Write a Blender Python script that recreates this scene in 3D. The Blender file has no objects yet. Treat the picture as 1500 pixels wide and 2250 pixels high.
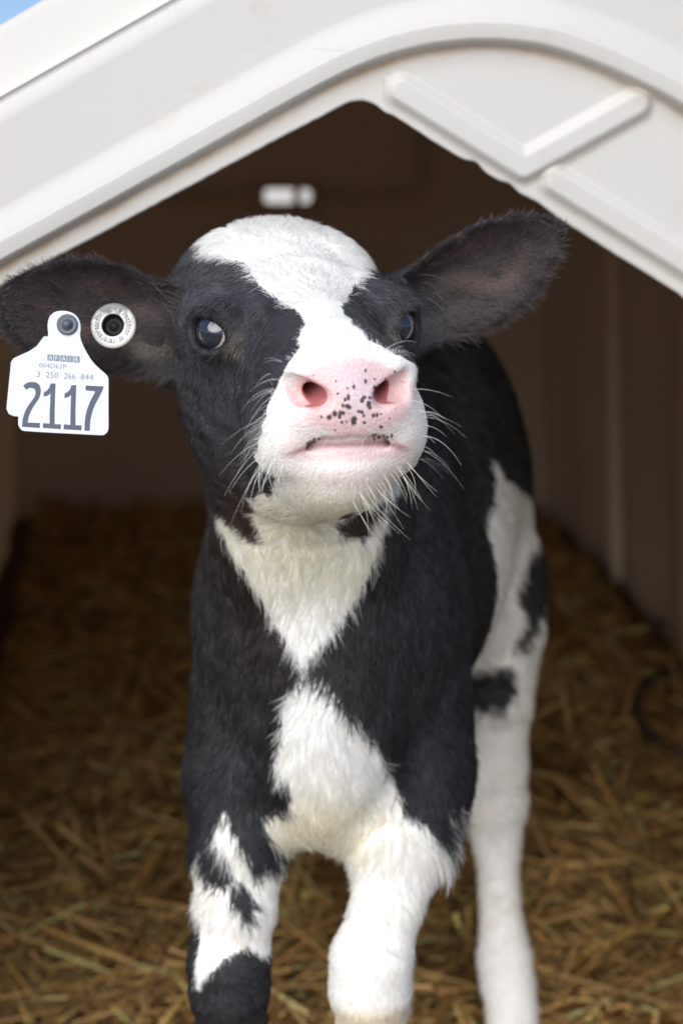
import bpy, bmesh, math, random
import numpy as np
from mathutils import Vector, Matrix

# ------------------------------------------------------------------ camera, sky, sun, exposure
SC = bpy.context.scene
CAMZ, PITCH, FPX = 1.05, math.radians(14.5), 4000.0
cd = bpy.data.cameras.new('camera')
cam = bpy.data.objects.new('camera', cd)
SC.collection.objects.link(cam)
cam.location = (0, 0, CAMZ)
cam.rotation_euler = (math.pi / 2 - PITCH, 0, 0)
cd.sensor_fit = 'VERTICAL'
cd.sensor_height = 36.0
cd.sensor_width = 24.0
cd.lens = FPX / 2250 * 36
cd.clip_start = 0.05
cd.clip_end = 2000
cd.dof.use_dof = True
cd.dof.focus_distance = 1.165
cd.dof.aperture_fstop = 4.8
SC.camera = cam

SUN_EL, SUN_AZ = math.radians(37), math.radians(200)     # azimuth clockwise from +Y: behind the camera, a little left
w = bpy.data.worlds.new('World')
SC.world = w
w.use_nodes = True
wn = w.node_tree
wn.nodes.clear()
sky = wn.nodes.new('ShaderNodeTexSky')
sky.sky_type = 'NISHITA'
sky.sun_disc = False
sky.sun_elevation = SUN_EL
sky.sun_rotation = SUN_AZ
sky.air_density = 1.0
sky.dust_density = 0.7
sky.ozone_density = 2.0
bg = wn.nodes.new('ShaderNodeBackground')
bg.inputs['Strength'].default_value = 0.08
wo = wn.nodes.new('ShaderNodeOutputWorld')
# the far sky is clear: look a little above the hazy horizon band
tc = wn.nodes.new('ShaderNodeTexCoord')
va_ = wn.nodes.new('ShaderNodeVectorMath')
va_.operation = 'ADD'
va_.inputs[1].default_value = (0, 0, 0.22)
wn.links.new(tc.outputs['Generated'], va_.inputs[0])
wn.links.new(va_.outputs[0], sky.inputs[0])
wn.links.new(sky.outputs[0], bg.inputs[0])
wn.links.new(bg.outputs[0], wo.inputs[0])
sd = bpy.data.lights.new('sun', 'SUN')
sd.energy = 2.0
sd.angle = math.radians(65)
sd.color = (1.0, 0.965, 0.92)
sun = bpy.data.objects.new('sun', sd)
SC.collection.objects.link(sun)
_sv = Vector((math.sin(SUN_AZ) * math.cos(SUN_EL), math.cos(SUN_AZ) * math.cos(SUN_EL), math.sin(SUN_EL)))
sun.rotation_euler = _sv.to_track_quat('Z', 'Y').to_euler()
sun.location = (0, -2, 5)
SC.view_settings.view_transform = 'Standard'
SC.view_settings.look = 'None'
SC.view_settings.exposure = 1.0
SC.view_settings.gamma = 1.0
SC.cycles.max_bounces = 8
SC.cycles.diffuse_bounces = 7
SC.cycles.transparent_max_bounces = 8
try:
    SC.cycles_curves.shape = 'THICK'
except Exception:
    pass

FUR = 1.0
rng = np.random.default_rng(7)
random.seed(7)
CP, SP = math.cos(PITCH), math.sin(PITCH)


def W(u, v, Y):
    """point at world depth Y that the photograph shows near (u, v)"""
    dx = (u - 750) / FPX
    dy = (1125 - v) / FPX
    ry = CP + dy * SP
    rz = -SP + dy * CP
    k = Y / ry
    return np.array([dx * k, Y, CAMZ + rz * k])


def mpp(v, Y):
    """metres per photo pixel there"""
    dy = (1125 - v) / FPX
    return Y / (CP + dy * SP) / FPX


def project(p):
    x, y, z = p[:, 0], p[:, 1], p[:, 2] - CAMZ
    d = y * CP - z * SP
    up = y * SP + z * CP
    return 750 + x / d * FPX, 1125 - up / d * FPX


# ------------------------------------------------------------------ small helpers
def link(o, parent=None):
    SC.collection.objects.link(o)
    if parent is not None:
        o.parent = parent
    return o


def tag(o, label=None, cat=None, group=None, kind=None):
    if label:
        o['label'] = label
    if cat:
        o['category'] = cat
    if group:
        o['group'] = group
    if kind:
        o['kind'] = kind
    return o


def empty(name, loc=(0, 0, 0)):
    o = bpy.data.objects.new(name, None)
    o.empty_display_size = 0.1
    o.location = loc
    return link(o)


def mesh_np(name, V, F, mats, parent=None, smooth=True, mat_idx=None, origin=None):
    """V (n,3) floats; F list of index tuples or an (m,k) array"""
    me = bpy.data.meshes.new(name)
    V = np.asarray(V, dtype=np.float32)
    off = np.zeros(3, dtype=np.float32) if origin is None else np.asarray(origin, dtype=np.float32)
    if isinstance(F, np.ndarray):
        k = F.shape[1]
        me.vertices.add(len(V))
        me.vertices.foreach_set('co', (V - off).ravel())
        me.loops.add(F.size)
        me.loops.foreach_set('vertex_index', F.astype(np.int32).ravel())
        me.polygons.add(len(F))
        me.polygons.foreach_set('loop_start', np.arange(0, F.size, k, dtype=np.int32))
        me.update(calc_edges=True)
        me.validate()
    else:
        me.from_pydata((V - off).tolist(), [], F)
        me.update()
    for m in (mats if isinstance(mats, (list, tuple)) else [mats]):
        me.materials.append(m)
    if mat_idx is not None:
        me.polygons.foreach_set('material_index', np.asarray(mat_idx, dtype=np.int32))
    if smooth:
        me.polygons.foreach_set('use_smooth', np.ones(len(me.polygons), dtype=bool))
    o = bpy.data.objects.new(name, me)
    if origin is not None and parent is None:
        o.location = origin
    return link(o, parent)


def tube(points, radii, sides=8, cap=True):
    P = np.asarray(points, float)
    n = len(P)
    R = np.broadcast_to(np.asarray(radii, float), (n,))
    T = np.gradient(P, axis=0)
    T /= np.linalg.norm(T, axis=1)[:, None] + 1e-12
    a = np.array([0.31, 0.17, 0.93])
    V, F = [], []
    for i in range(n):
        s = np.cross(T[i], a)
        s /= np.linalg.norm(s) + 1e-12
        t = np.cross(T[i], s)
        for j in range(sides):
            q = 2 * math.pi * j / sides
            V.append(P[i] + R[i] * (math.cos(q) * s + math.sin(q) * t))
    for i in range(n - 1):
        for j in range(sides):
            k = (j + 1) % sides
            F.append((i * sides + j, i * sides + k, (i + 1) * sides + k, (i + 1) * sides + j))
    if cap:
        F.append(tuple(range(sides))[::-1])
        F.append(tuple(range((n - 1) * sides, n * sides)))
    return V, F


def spline(pts, n):
    """Catmull-Rom through pts"""
    P = np.asarray(pts, float)
    P = np.vstack([2 * P[0] - P[1], P, 2 * P[-1] - P[-2]])
    m = len(P) - 3
    out = []
    for t in np.linspace(0, m - 1e-9, n):
        i = int(t)
        f = t - i
        p0, p1, p2, p3 = P[i], P[i + 1], P[i + 2], P[i + 3]
        out.append(0.5 * (2 * p1 + (p2 - p0) * f + (2 * p0 - 5 * p1 + 4 * p2 - p3) * f * f + (3 * p1 - p0 - 3 * p2 + p3) * f ** 3))
    return np.array(out)


_K = [(rng.normal(size=3), rng.uniform(0, 6.28)) for _ in range(9)]


def wob(p, scale, seed=0):
    """cheap smooth noise, about -1..1"""
    r = np.zeros(len(p))
    q = p / scale
    for i in range(5):
        k, ph = _K[(i + seed) % 9]
        r += np.sin(q @ (k * (1 + 0.37 * i)) * 1.7 + ph + seed * 1.3 + 0.8 * np.sin(q @ np.roll(k, 1) + seed))
    return r / 3.2


def inpoly(u, v, poly):
    poly = np.asarray(poly, float)
    ins = np.zeros(u.shape, bool)
    j = len(poly) - 1
    for i in range(len(poly)):
        xi, yi = poly[i]
        xj, yj = poly[j]
        if yi != yj:
            c = ((yi > v) != (yj > v)) & (u < (xj - xi) * (v - yi) / (yj - yi) + xi)
            ins ^= c
        j = i
    return ins


def segdist(x, y, ax, ay, bx, by):
    px, py = x - ax, y - ay
    dx, dy = bx - ax, by - ay
    h = np.clip((px * dx + py * dy) / (dx * dx + dy * dy), 0, 1)
    return np.hypot(px - dx * h, py - dy * h)


def sstep(a, b, x):
    t = np.clip((x - a) / (b - a), 0, 1)
    return t * t * (3 - 2 * t)


# ------------------------------------------------------------------ materials
def mat(name):
    m = bpy.data.materials.new(name)
    m.use_nodes = True
    nt = m.node_tree
    b = nt.nodes['Principled BSDF']
    return m, nt, b


def simple(name, col, rough=0.5, spec=0.5, **kw):
    m, nt, b = mat(name)
    b.inputs['Base Color'].default_value = (*col, 1)
    b.inputs['Roughness'].default_value = rough
    b.inputs['Specular IOR Level'].default_value = spec
    for k, v in kw.items():
        b.inputs[k.replace('_', ' ')].default_value = v
    return m


def node(nt, t, **kw):
    n = nt.nodes.new(t)
    for k, v in kw.items():
        setattr(n, k, v)
    return n


def noise(nt, scale, detail=4, rough=0.55, vec=None, dist=0.0):
    n = node(nt, 'ShaderNodeTexNoise')
    n.inputs['Scale'].default_value = scale
    n.inputs['Detail'].default_value = detail
    n.inputs['Roughness'].default_value = rough
    n.inputs['Distortion'].default_value = dist
    if vec is not None:
        nt.links.new(vec, n.inputs['Vector'])
    return n


def ramp(nt, src, stops):
    r = node(nt, 'ShaderNodeValToRGB')
    els = r.color_ramp.elements
    while len(els) < len(stops):
        els.new(0.5)
    for e, (p, c) in zip(els, stops):
        e.position = p
        e.color = (*c, 1) if len(c) == 3 else c
    nt.links.new(src, r.inputs[0])
    return r


def mixc(nt, fac, a, b, mode='MIX'):
    m = node(nt, 'ShaderNodeMix', data_type='RGBA', blend_type=mode)
    for sock, val in ((m.inputs[0], fac), (m.inputs[6], a), (m.inputs[7], b)):
        if isinstance(val, (int, float)):
            sock.default_value = val
        elif isinstance(val, tuple):
            sock.default_value = (*val, 1)
        else:
            nt.links.new(val, sock)
    return m.outputs[2]


def bump(nt, b, src, strength, dist):
    n = node(nt, 'ShaderNodeBump')
    n.inputs['Strength'].default_value = strength
    n.inputs['Distance'].default_value = dist
    nt.links.new(src, n.inputs['Height'])
    nt.links.new(n.outputs[0], b.inputs['Normal'])


def make_plastic(name, base, dirt, amount, through=0.0):
    """moulded white polyethylene, scuffed, with grime from the 'grime' attribute where the mould has creases"""
    m, nt, b = mat(name)
    co = node(nt, 'ShaderNodeTexCoord').outputs['Object']
    big = noise(nt, 3.0, 5, 0.6, co)
    r1 = ramp(nt, big.outputs[0], [(0.40, (0, 0, 0)), (0.72, (1, 1, 1))])
    fine = noise(nt, 38, 6, 0.7, co, 0.6)
    r2 = ramp(nt, fine.outputs[0], [(0.55, (0, 0, 0)), (0.78, (1, 1, 1))])
    k = node(nt, 'ShaderNodeMath', operation='MULTIPLY')
    nt.links.new(r1.outputs[0], k.inputs[0])
    nt.links.new(r2.outputs[0], k.inputs[1])
    k2 = node(nt, 'ShaderNodeMath', operation='MULTIPLY')
    nt.links.new(k.outputs[0], k2.inputs[0])
    k2.inputs[1].default_value = amount
    c1 = mixc(nt, k2.outputs[0], base, dirt)
    # thin scratches: stretched noise
    mp = node(nt, 'ShaderNodeMapping')
    mp.inputs['Rotation'].default_value = (0.2, 0.9, 0.3)
    mp.inputs['Scale'].default_value = (6, 60, 90)
    nt.links.new(co, mp.inputs[0])
    sc = noise(nt, 1.0, 3, 0.5, mp.outputs[0], 1.2)
    r3 = ramp(nt, sc.outputs[0], [(0.70, (0, 0, 0)), (0.735, (0.35, 0.35, 0.35))])
    c2 = mixc(nt, r3.outputs[0], c1, tuple(0.62 * x for x in base))
    at = node(nt, 'ShaderNodeAttribute', attribute_name='grime')
    g = node(nt, 'ShaderNodeMath', operation='MULTIPLY')
    nt.links.new(at.outputs['Fac'], g.inputs[0])
    gr = ramp(nt, noise(nt, 14, 5, 0.65, co).outputs[0], [(0.3, (0.35, 0.35, 0.35)), (0.65, (1, 1, 1))])
    nt.links.new(gr.outputs[0], g.inputs[1])
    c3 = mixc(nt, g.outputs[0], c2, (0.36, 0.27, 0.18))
    nt.links.new(c3, b.inputs['Base Color'])
    b.inputs['Roughness'].default_value = 0.5
    b.inputs['Specular IOR Level'].default_value = 0.4
    bump(nt, b, noise(nt, 60, 4, 0.6, co).outputs[0], 0.12, 0.002)
    if through:                      # thin polyethylene lets a little daylight through
        tr = node(nt, 'ShaderNodeBsdfTranslucent')
        tr.inputs['Color'].default_value = (0.80, 0.64, 0.48, 1)
        mx = node(nt, 'ShaderNodeMixShader')
        mx.inputs[0].default_value = through
        nt.links.new(b.outputs[0], mx.inputs[1])
        nt.links.new(tr.outputs[0], mx.inputs[2])
        nt.links.new(mx.outputs[0], nt.nodes['Material Output'].inputs['Surface'])
    return m


M_WHITE = make_plastic('white_plastic', (0.635, 0.618, 0.575), (0.42, 0.36, 0.28), 0.6, 0.13)
M_INNER = make_plastic('shade_tinted_inner_plastic', (0.62, 0.49, 0.37), (0.32, 0.23, 0.15), 0.9, 0.55)  # shade and warm straw bounce put into the base colour, plus random dirt
M_RIB = make_plastic('lit_rib_plastic', (0.80, 0.68, 0.53), (0.5, 0.4, 0.3), 0.6, 0.25)  # lighter base colour paints in the light the rib catches


def make_ground():
    m, nt, b = mat('farm_ground')
    co = node(nt, 'ShaderNodeTexCoord').outputs['Object']
    n1 = noise(nt, 1.5, 8, 0.7, co)
    r = ramp(nt, n1.outputs[0], [(0.3, (0.16, 0.12, 0.075)), (0.55, (0.27, 0.21, 0.13)), (0.75, (0.34, 0.29, 0.2))])
    n2 = noise(nt, 90, 5, 0.7, co)
    r2 = ramp(nt, n2.outputs[0], [(0.3, (0.6, 0.6, 0.6)), (0.7, (1.1, 1.1, 1.1))])
    nt.links.new(mixc(nt, 1.0, r.outputs[0], r2.outputs[0], 'MULTIPLY'), b.inputs['Base Color'])
    b.inputs['Roughness'].default_value = 0.95
    bump(nt, b, n2.outputs[0], 0.6, 0.02)
    return m


def make_litter():
    m, nt, b = mat('bedding_litter')
    co = node(nt, 'ShaderNodeTexCoord').outputs['Object']
    n1 = noise(nt, 9, 8, 0.7, co)
    r = ramp(nt, n1.outputs[0], [(0.3, (0.045, 0.026, 0.012)), (0.55, (0.11, 0.066, 0.028)), (0.8, (0.2, 0.125, 0.055))])
    nt.links.new(r.outputs[0], b.inputs['Base Color'])
    b.inputs['Roughness'].default_value = 0.9
    bump(nt, b, noise(nt, 120, 5, 0.7, co).outputs[0], 0.8, 0.01)
    return m


def make_attr(name, attr, rough, spec, sheen=0.0, bump_scale=None, bump_s=0.2, bump_d=0.001):
    m, nt, b = mat(name)
    a = node(nt, 'ShaderNodeAttribute', attribute_name=attr)
    nt.links.new(a.outputs['Color'], b.inputs['Base Color'])
    b.inputs['Roughness'].default_value = rough
    b.inputs['Specular IOR Level'].default_value = spec
    if sheen:
        b.inputs['Sheen Weight'].default_value = sheen
    if bump_scale:
        co = node(nt, 'ShaderNodeTexCoord').outputs['Object']
        bump(nt, b, noise(nt, bump_scale, 5, 0.65, co).outputs[0], bump_s, bump_d)
    return m


M_STRAW = make_attr('straw', 'col', 0.6, 0.35)


def make_hide():
    m, nt, b = mat('calf_hide')
    a = node(nt, 'ShaderNodeAttribute', attribute_name='col')
    nt.links.new(a.outputs['Color'], b.inputs['Base Color'])
    w = node(nt, 'ShaderNodeAttribute', attribute_name='bare')
    co = node(nt, 'ShaderNodeTexCoord').outputs['Object']
    mr = node(nt, 'ShaderNodeMapRange')
    nt.links.new(w.outputs['Fac'], mr.inputs['Value'])
    mr.inputs['To Min'].default_value = 0.6
    mr.inputs['To Max'].default_value = 0.27
    nt.links.new(mr.outputs[0], b.inputs['Roughness'])
    b.inputs['Specular IOR Level'].default_value = 0.4
    sw = node(nt, 'ShaderNodeMath', operation='MULTIPLY')
    nt.links.new(w.outputs['Fac'], sw.inputs[0])
    sw.inputs[1].default_value = 0.35
    nt.links.new(sw.outputs[0], b.inputs['Subsurface Weight'])
    b.inputs['Subsurface Radius'].default_value = (1.0, 0.35, 0.25)
    b.inputs['Subsurface Scale'].default_value = 0.003
    # pebbled skin: small cells on the nose
    vo = node(nt, 'ShaderNodeTexVoronoi')
    vo.inputs['Scale'].default_value = 520
    nt.links.new(co, vo.inputs['Vector'])
    n1 = noise(nt, 420, 5, 0.65, co)
    ad = node(nt, 'ShaderNodeMath', operation='MULTIPLY_ADD')
    nt.links.new(vo.outputs['Distance'], ad.inputs[0])
    ad.inputs[1].default_value = -0.9
    nt.links.new(n1.outputs[0], ad.inputs[2])
    bump(nt, b, ad.outputs[0], 0.36, 0.0012)
    return m


M_HIDE = make_hide()


def make_fur():
    m, nt, b = mat('calf_fur')
    a = node(nt, 'ShaderNodeAttribute', attribute_name='col')
    nt.links.new(a.outputs['Color'], b.inputs['Base Color'])
    b.inputs['Roughness'].default_value = 0.34
    b.inputs['Specular IOR Level'].default_value = 0.75
    tr = node(nt, 'ShaderNodeBsdfTranslucent')          # light passes through the hairs
    nt.links.new(a.outputs['Color'], tr.inputs['Color'])
    mx = node(nt, 'ShaderNodeMixShader')
    mx.inputs[0].default_value = 0.5
    nt.links.new(b.outputs[0], mx.inputs[1])
    nt.links.new(tr.outputs[0], mx.inputs[2])
    nt.links.new(mx.outputs[0], nt.nodes['Material Output'].inputs['Surface'])
    return m


M_FUR = make_fur()


def make_eye():
    m, nt, b = mat('calf_eye')
    a = node(nt, 'ShaderNodeAttribute', attribute_name='col')
    nt.links.new(a.outputs['Color'], b.inputs['Base Color'])
    b.inputs['Roughness'].default_value = 0.12
    b.inputs['Specular IOR Level'].default_value = 0.6
    b.inputs['Coat Weight'].default_value = 1.0
    b.inputs['Coat Roughness'].default_value = 0.03
    return m


M_EYE = make_eye()
M_TAG = make_plastic('tag_plastic', (0.66, 0.69, 0.72), (0.42, 0.40, 0.36), 0.5)
M_INK = simple('tag_ink', (0.055, 0.065, 0.11), 0.5)
M_INK2 = simple('faded_tag_ink', (0.20, 0.23, 0.28), 0.6)
M_STUD = simple('grey_stud', (0.085, 0.095, 0.12), 0.4)
M_DARKHOLE = simple('black_stud', (0.006, 0.006, 0.007), 0.55, 0.25)
M_WIRE = simple('dark_wire', (0.03, 0.027, 0.03), 0.55)
M_HOOF = simple('hoof', (0.13, 0.10, 0.07), 0.5)

# ------------------------------------------------------------------ ground
YF, YB = 1.335, 3.68          # front panel and rear wall of the hutch


def bed(x, y):
    """height of the bedding surface"""
    z = 0.015 + 0.065 * sstep(1.2, 3.6, y)
    p = np.stack([x, y, np.zeros_like(x)], -1)
    z = z + 0.019 * wob(p, 0.16, 1) + 0.008 * wob(p, 0.06, 3)
    return z + 0.03 * np.exp(-((x + 0.1) ** 2 + (y - 3.6) ** 2) / 0.25)


gv = []
n = 40
gx = np.sinh(np.linspace(-7, 7, n)) * 0.9
gy = np.sinh(np.linspace(-7, 7, n)) * 0.9
GX, GY = np.meshgrid(gx, gy)
gV = np.stack([GX.ravel(), GY.ravel(), np.full(GX.size, -0.03)], 1)
ii = np.arange((n - 1) * n).reshape(n - 1, n)[:, :-1].ravel()
gF = np.stack([ii, ii + 1, ii + n + 1, ii + n], 1)
tag(mesh_np('ground', gV, gF, make_ground()), kind='structure')

HXC = lambda y: 0.17 - 0.125 * (y - YF)          # centre line of the hutch
HWS = lambda y: 1.0 - 0.05 * (y - YF)            # taper

bx = np.linspace(-1.0, 1.1, 120)
by = np.linspace(0.55, 3.95, 190)
BX, BY = np.meshgrid(bx, by)
x0, x1 = HXC(BY) - 0.635 * HWS(BY), HXC(BY) + 0.635 * HWS(BY)
inside = np.clip(BY, None, YB - 0.02)
BXc = np.where(BY > YF, np.clip(BX, x0, x1), BX)
BZ = bed(BXc.ravel(), inside.ravel())
bV = np.stack([BXc.ravel(), inside.ravel(), BZ], 1)
ii = np.arange(189 * 120).reshape(189, 120)[:, :-1].ravel()
bF = np.stack([ii, ii + 1, ii + 121, ii + 120], 1)
bedding = mesh_np('bedding', bV, bF, make_litter())
tag(bedding, 'trodden brown straw bedding litter covering the hutch floor', 'bedding', kind='stuff')

# ------------------------------------------------------------------ calf hutch
hutch = empty('calf_hutch', (0.17, YF, 0))
tag(hutch, 'white moulded plastic calf hutch with pitched doorway around the standing calf', 'calf hutch')
HO = Vector((0.17, YF, 0))


def round_poly(pts, radii, step=0.004):
    """closed/open polyline with rounded corners, resampled"""
    P = [np.array(p, float) for p in pts]
    out = [P[0]]
    for i in range(1, len(P) - 1):
        a, b, c = P[i - 1], P[i], P[i + 1]
        u = (a - b) / np.linalg.norm(a - b)
        v = (c - b) / np.linalg.norm(c - b)
        ang = math.acos(np.clip(u @ v, -1, 1))
        r = radii[i]
        t = min(r / max(math.tan(ang / 2), 1e-6), 0.48 * np.linalg.norm(a - b), 0.48 * np.linalg.norm(c - b))
        s, e = b + u * t, b + v * t
        for q in np.linspace(0, 1, 14):
            out.append((1 - q) ** 2 * s + 2 * q * (1 - q) * b + q * q * e)
    out.append(P[-1])
    out = np.array(out)
    L = np.concatenate([[0], np.cumsum(np.linalg.norm(np.diff(out, axis=0), axis=1))])
    n = int(L[-1] / step)
    s = np.linspace(0, L[-1], n)
    return np.stack([np.interp(s, L, out[:, 0]), np.interp(s, L, out[:, 1])], 1)


def xz(u, v, Y=YF):
    p = W(u, v, Y)
    return (p[0], p[2])


# doorway and outer outline in the panel's own plane (x, z)
pk = xz(792, 212)
dl, dr = xz(2, 657), xz(1486, 662)
DOOR = round_poly([(dl[0] - 0.155, -0.02), (dl[0] - 0.012, dl[1] + 0.002), pk, (dr[0] + 0.012, dr[1] - 0.002), (dr[0] + 0.155, -0.02)], [0, 0.035, 0.026, 0.035, 0], 0.003)
a_, b_ = xz(0, 210), xz(370, 0)
sl = (b_[1] - a_[1]) / (b_[0] - a_[0])
top = a_[1] + sl * (0.17 - a_[0])
OUT = round_poly([(-0.478, -0.045), (-0.425, a_[1] + sl * (-0.425 - a_[0])), (0.17, top), (0.765, a_[1] + sl * (-0.425 - a_[0])), (0.818, -0.045)], [0, 0.06, 0.16, 0.06, 0], 0.006)


def ray_hit(poly, c, ang):
    """distance from c to the polyline along each angle"""
    d = np.stack([np.cos(ang), np.sin(ang)], 1)
    r = np.full(len(ang), np.nan)
    A, B = poly[:-1] - c, poly[1:] - c
    for i in range(len(A)):
        e = B[i] - A[i]
        den = d[:, 0] * e[1] - d[:, 1] * e[0]
        with np.errstate(divide='ignore', invalid='ignore'):
            t = (A[i][0] * e[1] - A[i][1] * e[0]) / den
            s = (A[i][0] * d[:, 1] - A[i][1] * d[:, 0]) / den
        ok = (t > 0) & (s >= -1e-6) & (s <= 1 + 1e-6)
        r[ok] = np.fmin(r[ok], t[ok])
    idx = np.arange(len(r))
    good = ~np.isnan(r)
    return np.interp(idx, idx[good], r[good])


def poly_dist(x, z, pts):
    d = np.full(x.shape, 9.0)
    for (a, b) in zip(pts[:-1], pts[1:]):
        d = np.minimum(d, segdist(x, z, a[0], a[1], b[0], b[1]))
    return d


RIDGE = spline([xz(*q) for q in [(-420, 760), (-200, 638), (0, 530), (240, 398), (480, 264), (690, 148), (800, 97), (900, 66), (1000, 50), (1100, 48), (1210, 62), (1330, 103), (1430, 148), (1520, 196), (1750, 330), (2000, 490)]], 90)
BARS = [[xz(882, 198), xz(1150, 366)], [xz(1398, 228), xz(1150, 366)], [xz(1222, 398), xz(1560, 610)]]


def front_height(x, z):
    """how far the face bulges towards the viewer (m), and grime in its creases"""
    rd = poly_dist(x, z, RIDGE)
    wv = 0.0172
    rz = np.interp(x, RIDGE[:, 0], RIDGE[:, 1])
    below = z < rz
    # soft shoulder above, tight crease below
    h = 0.0080 * np.where(below, 1 - sstep(wv * 0.62, wv * 1.08, rd), 1 - sstep(wv * -0.2, wv * 1.25, rd))
    g = np.where(below, 0.75 * np.exp(-((rd - wv * 1.07) / 0.0030) ** 2) + 0.28 * np.exp(-((rd - wv * 1.25) / 0.007) ** 2), 0.0)
    fade = sstep(RIDGE[0, 0], RIDGE[0, 0] + 0.05, x) * (1 - sstep(RIDGE[-1, 0] - 0.05, RIDGE[-1, 0], x))
    h = h - 0.0015 * np.where(below, sstep(0, wv, rd), 0) * fade
    g = g * (0.3 + 0.7 * fade)
    for k, b in enumerate(BARS):
        d = segdist(x, z, b[0][0], b[0][1], b[1][0], b[1][1])
        hb = 0.0052 * (1 - sstep(0.0055, 0.0135, d))
        h = np.maximum(h, hb - 0.0015)
        t = (b[1][1] - b[0][1]) / (b[1][0] - b[0][0])
        low = z < b[0][1] + t * (x - b[0][0])
        g = np.maximum(g, np.where(low, 0.42, 0.04) * np.exp(-((d - 0.0138) / 0.0020) ** 2) * (np.abs(x - (b[0][0] + b[1][0]) / 2) < 0.5 * abs(b[1][0] - b[0][0]) + 0.014))
    return h, g


def annular(name, inner, outer, c, ang, nt_, Y, hfun, thick, mats, lip=0.005, rim=0.0, parent=None, back_mat=1, power=1.0):
    c = np.array(c)
    ri, ro = ray_hit(inner, c, ang), ray_hit(outer, c, ang)
    t = np.linspace(0, 1, nt_) ** power
    R = ri[None, :] * (1 - t[:, None]) + ro[None, :] * t[:, None]
    x = c[0] + R * np.cos(ang)
    z = c[1] + R * np.sin(ang)
    h, g = hfun(x, z)
    di, do = R - ri, ro - R
    if lip:
        q = np.clip(1 - di / lip, 0, 1)
        h = h - lip * (1 - np.sqrt(1 - q * q * 0.999))
    if rim:
        q = np.clip(1 - do / rim, 0, 1)
        h = h - rim * 0.8 * (1 - np.sqrt(1 - q * q * 0.999))
    n, m = x.shape
    Vf = np.stack([x, Y - h, z], -1).reshape(-1, 3)
    Vb = np.stack([x, np.maximum(Y - h, Y - 0.006) + thick, z], -1).reshape(-1, 3)
    idx = np.arange(n * m).reshape(n, m)
    q = np.stack([idx[:-1, :-1], idx[:-1, 1:], idx[1:, 1:], idx[1:, :-1]], -1).reshape(-1, 4)
    F = [q, q[:, ::-1] + n * m]
    lipf = np.stack([idx[0, 1:], idx[0, :-1], idx[0, :-1] + n * m, idx[0, 1:] + n * m], -1)
    outf = np.stack([idx[-1, :-1], idx[-1, 1:], idx[-1, 1:] + n * m, idx[-1, :-1] + n * m], -1)
    F += [lipf, outf]
    mi = np.concatenate([np.zeros(len(q)), np.full(len(q), back_mat), np.zeros(len(lipf) + len(outf))])
    V = np.concatenate([Vf, Vb])
    # ang runs clockwise or not: keep normals facing the viewer
    o = mesh_np(name, V - np.array(HO), np.concatenate(F), mats, parent, mat_idx=mi)
    sm = np.ones(len(mi), bool)
    sm[2 * len(q):] = False
    o.data.polygons.foreach_set('use_smooth', sm)
    at = o.data.attributes.new('grime', 'FLOAT', 'POINT')
    at.data.foreach_set('value', np.concatenate([g.ravel(), g.ravel() * 0.3]).astype(np.float32))
    return o


def ragged(poly):
    """the doorway was cut by hand: tiny nicks along the edge"""
    p = poly.copy()
    q = np.stack([p[:, 0], np.zeros(len(p)), p[:, 1]], 1)
    p[:, 1] += 0.0003 * wob(q, 0.012, 2) + 0.0004 * wob(q, 0.05, 4)
    for (u, v, a, s) in ((1045, 362, 0.0035, 0.005), (1120, 412, 0.003, 0.006), (1180, 450, 0.0022, 0.01), (845, 243, -0.0015, 0.004)):
        cx, cz = xz(u, v)
        p[:, 1] += a * np.exp(-((p[:, 0] - cx) ** 2) / s ** 2)
    return p


ang = np.concatenate([np.linspace(math.radians(205), math.radians(166), 70)[:-1], np.linspace(math.radians(166), math.radians(20), 900)[:-1], np.linspace(math.radians(20), math.radians(-28), 80)])
annular('front_panel', ragged(DOOR), OUT, (0.03, 0.42), ang, 230, YF, front_height, 0.006, [M_WHITE, M_INNER], lip=0.0028, rim=0.018, parent=hutch)

# shell: roof and side walls in one moulding, with ribs
rib_y = [(1.44, 1.62), (2.05, 2.2), (2.68, 2.83), (3.26, 3.36)]


def rib(y):
    r = np.zeros_like(y)
    for k, (a, b) in enumerate(rib_y):
        r = np.maximum(r, (0.047 if k == 0 else 0.03 if k < 3 else 0.0) * sstep(a - (0.024 if k == 0 else 0.035), a + (-0.014 if k == 0 else 0.02), y) * (1 - sstep(b - 0.02, b + 0.035, y)))
    r = r + 0.011 * np.sin(2 * np.pi * (y - 2.6) / 0.30) * sstep(2.6, 2.75, y)
    return r


ys = np.concatenate([np.linspace(YF + 0.004, 1.405, 16), np.linspace(1.412, 1.43, 14), np.linspace(1.44, 1.7, 40), np.linspace(1.72, YB, 110)])
cen = np.array([0.17, 0.45])
rel = OUT - cen
nrm = rel / np.linalg.norm(rel, axis=1)[:, None]


def shell_sheet(off):
    V = []
    for y in ys:
        o = rel + nrm * (float(rib(np.array([y]))[0]) + off)
        s = HWS(y)
        V.append(np.stack([HXC(y) + o[:, 0] * s, np.full(len(o), y), cen[1] + o[:, 1] * (0.98 + 0.02 * s)], 1))
    return np.concatenate(V)


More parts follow.
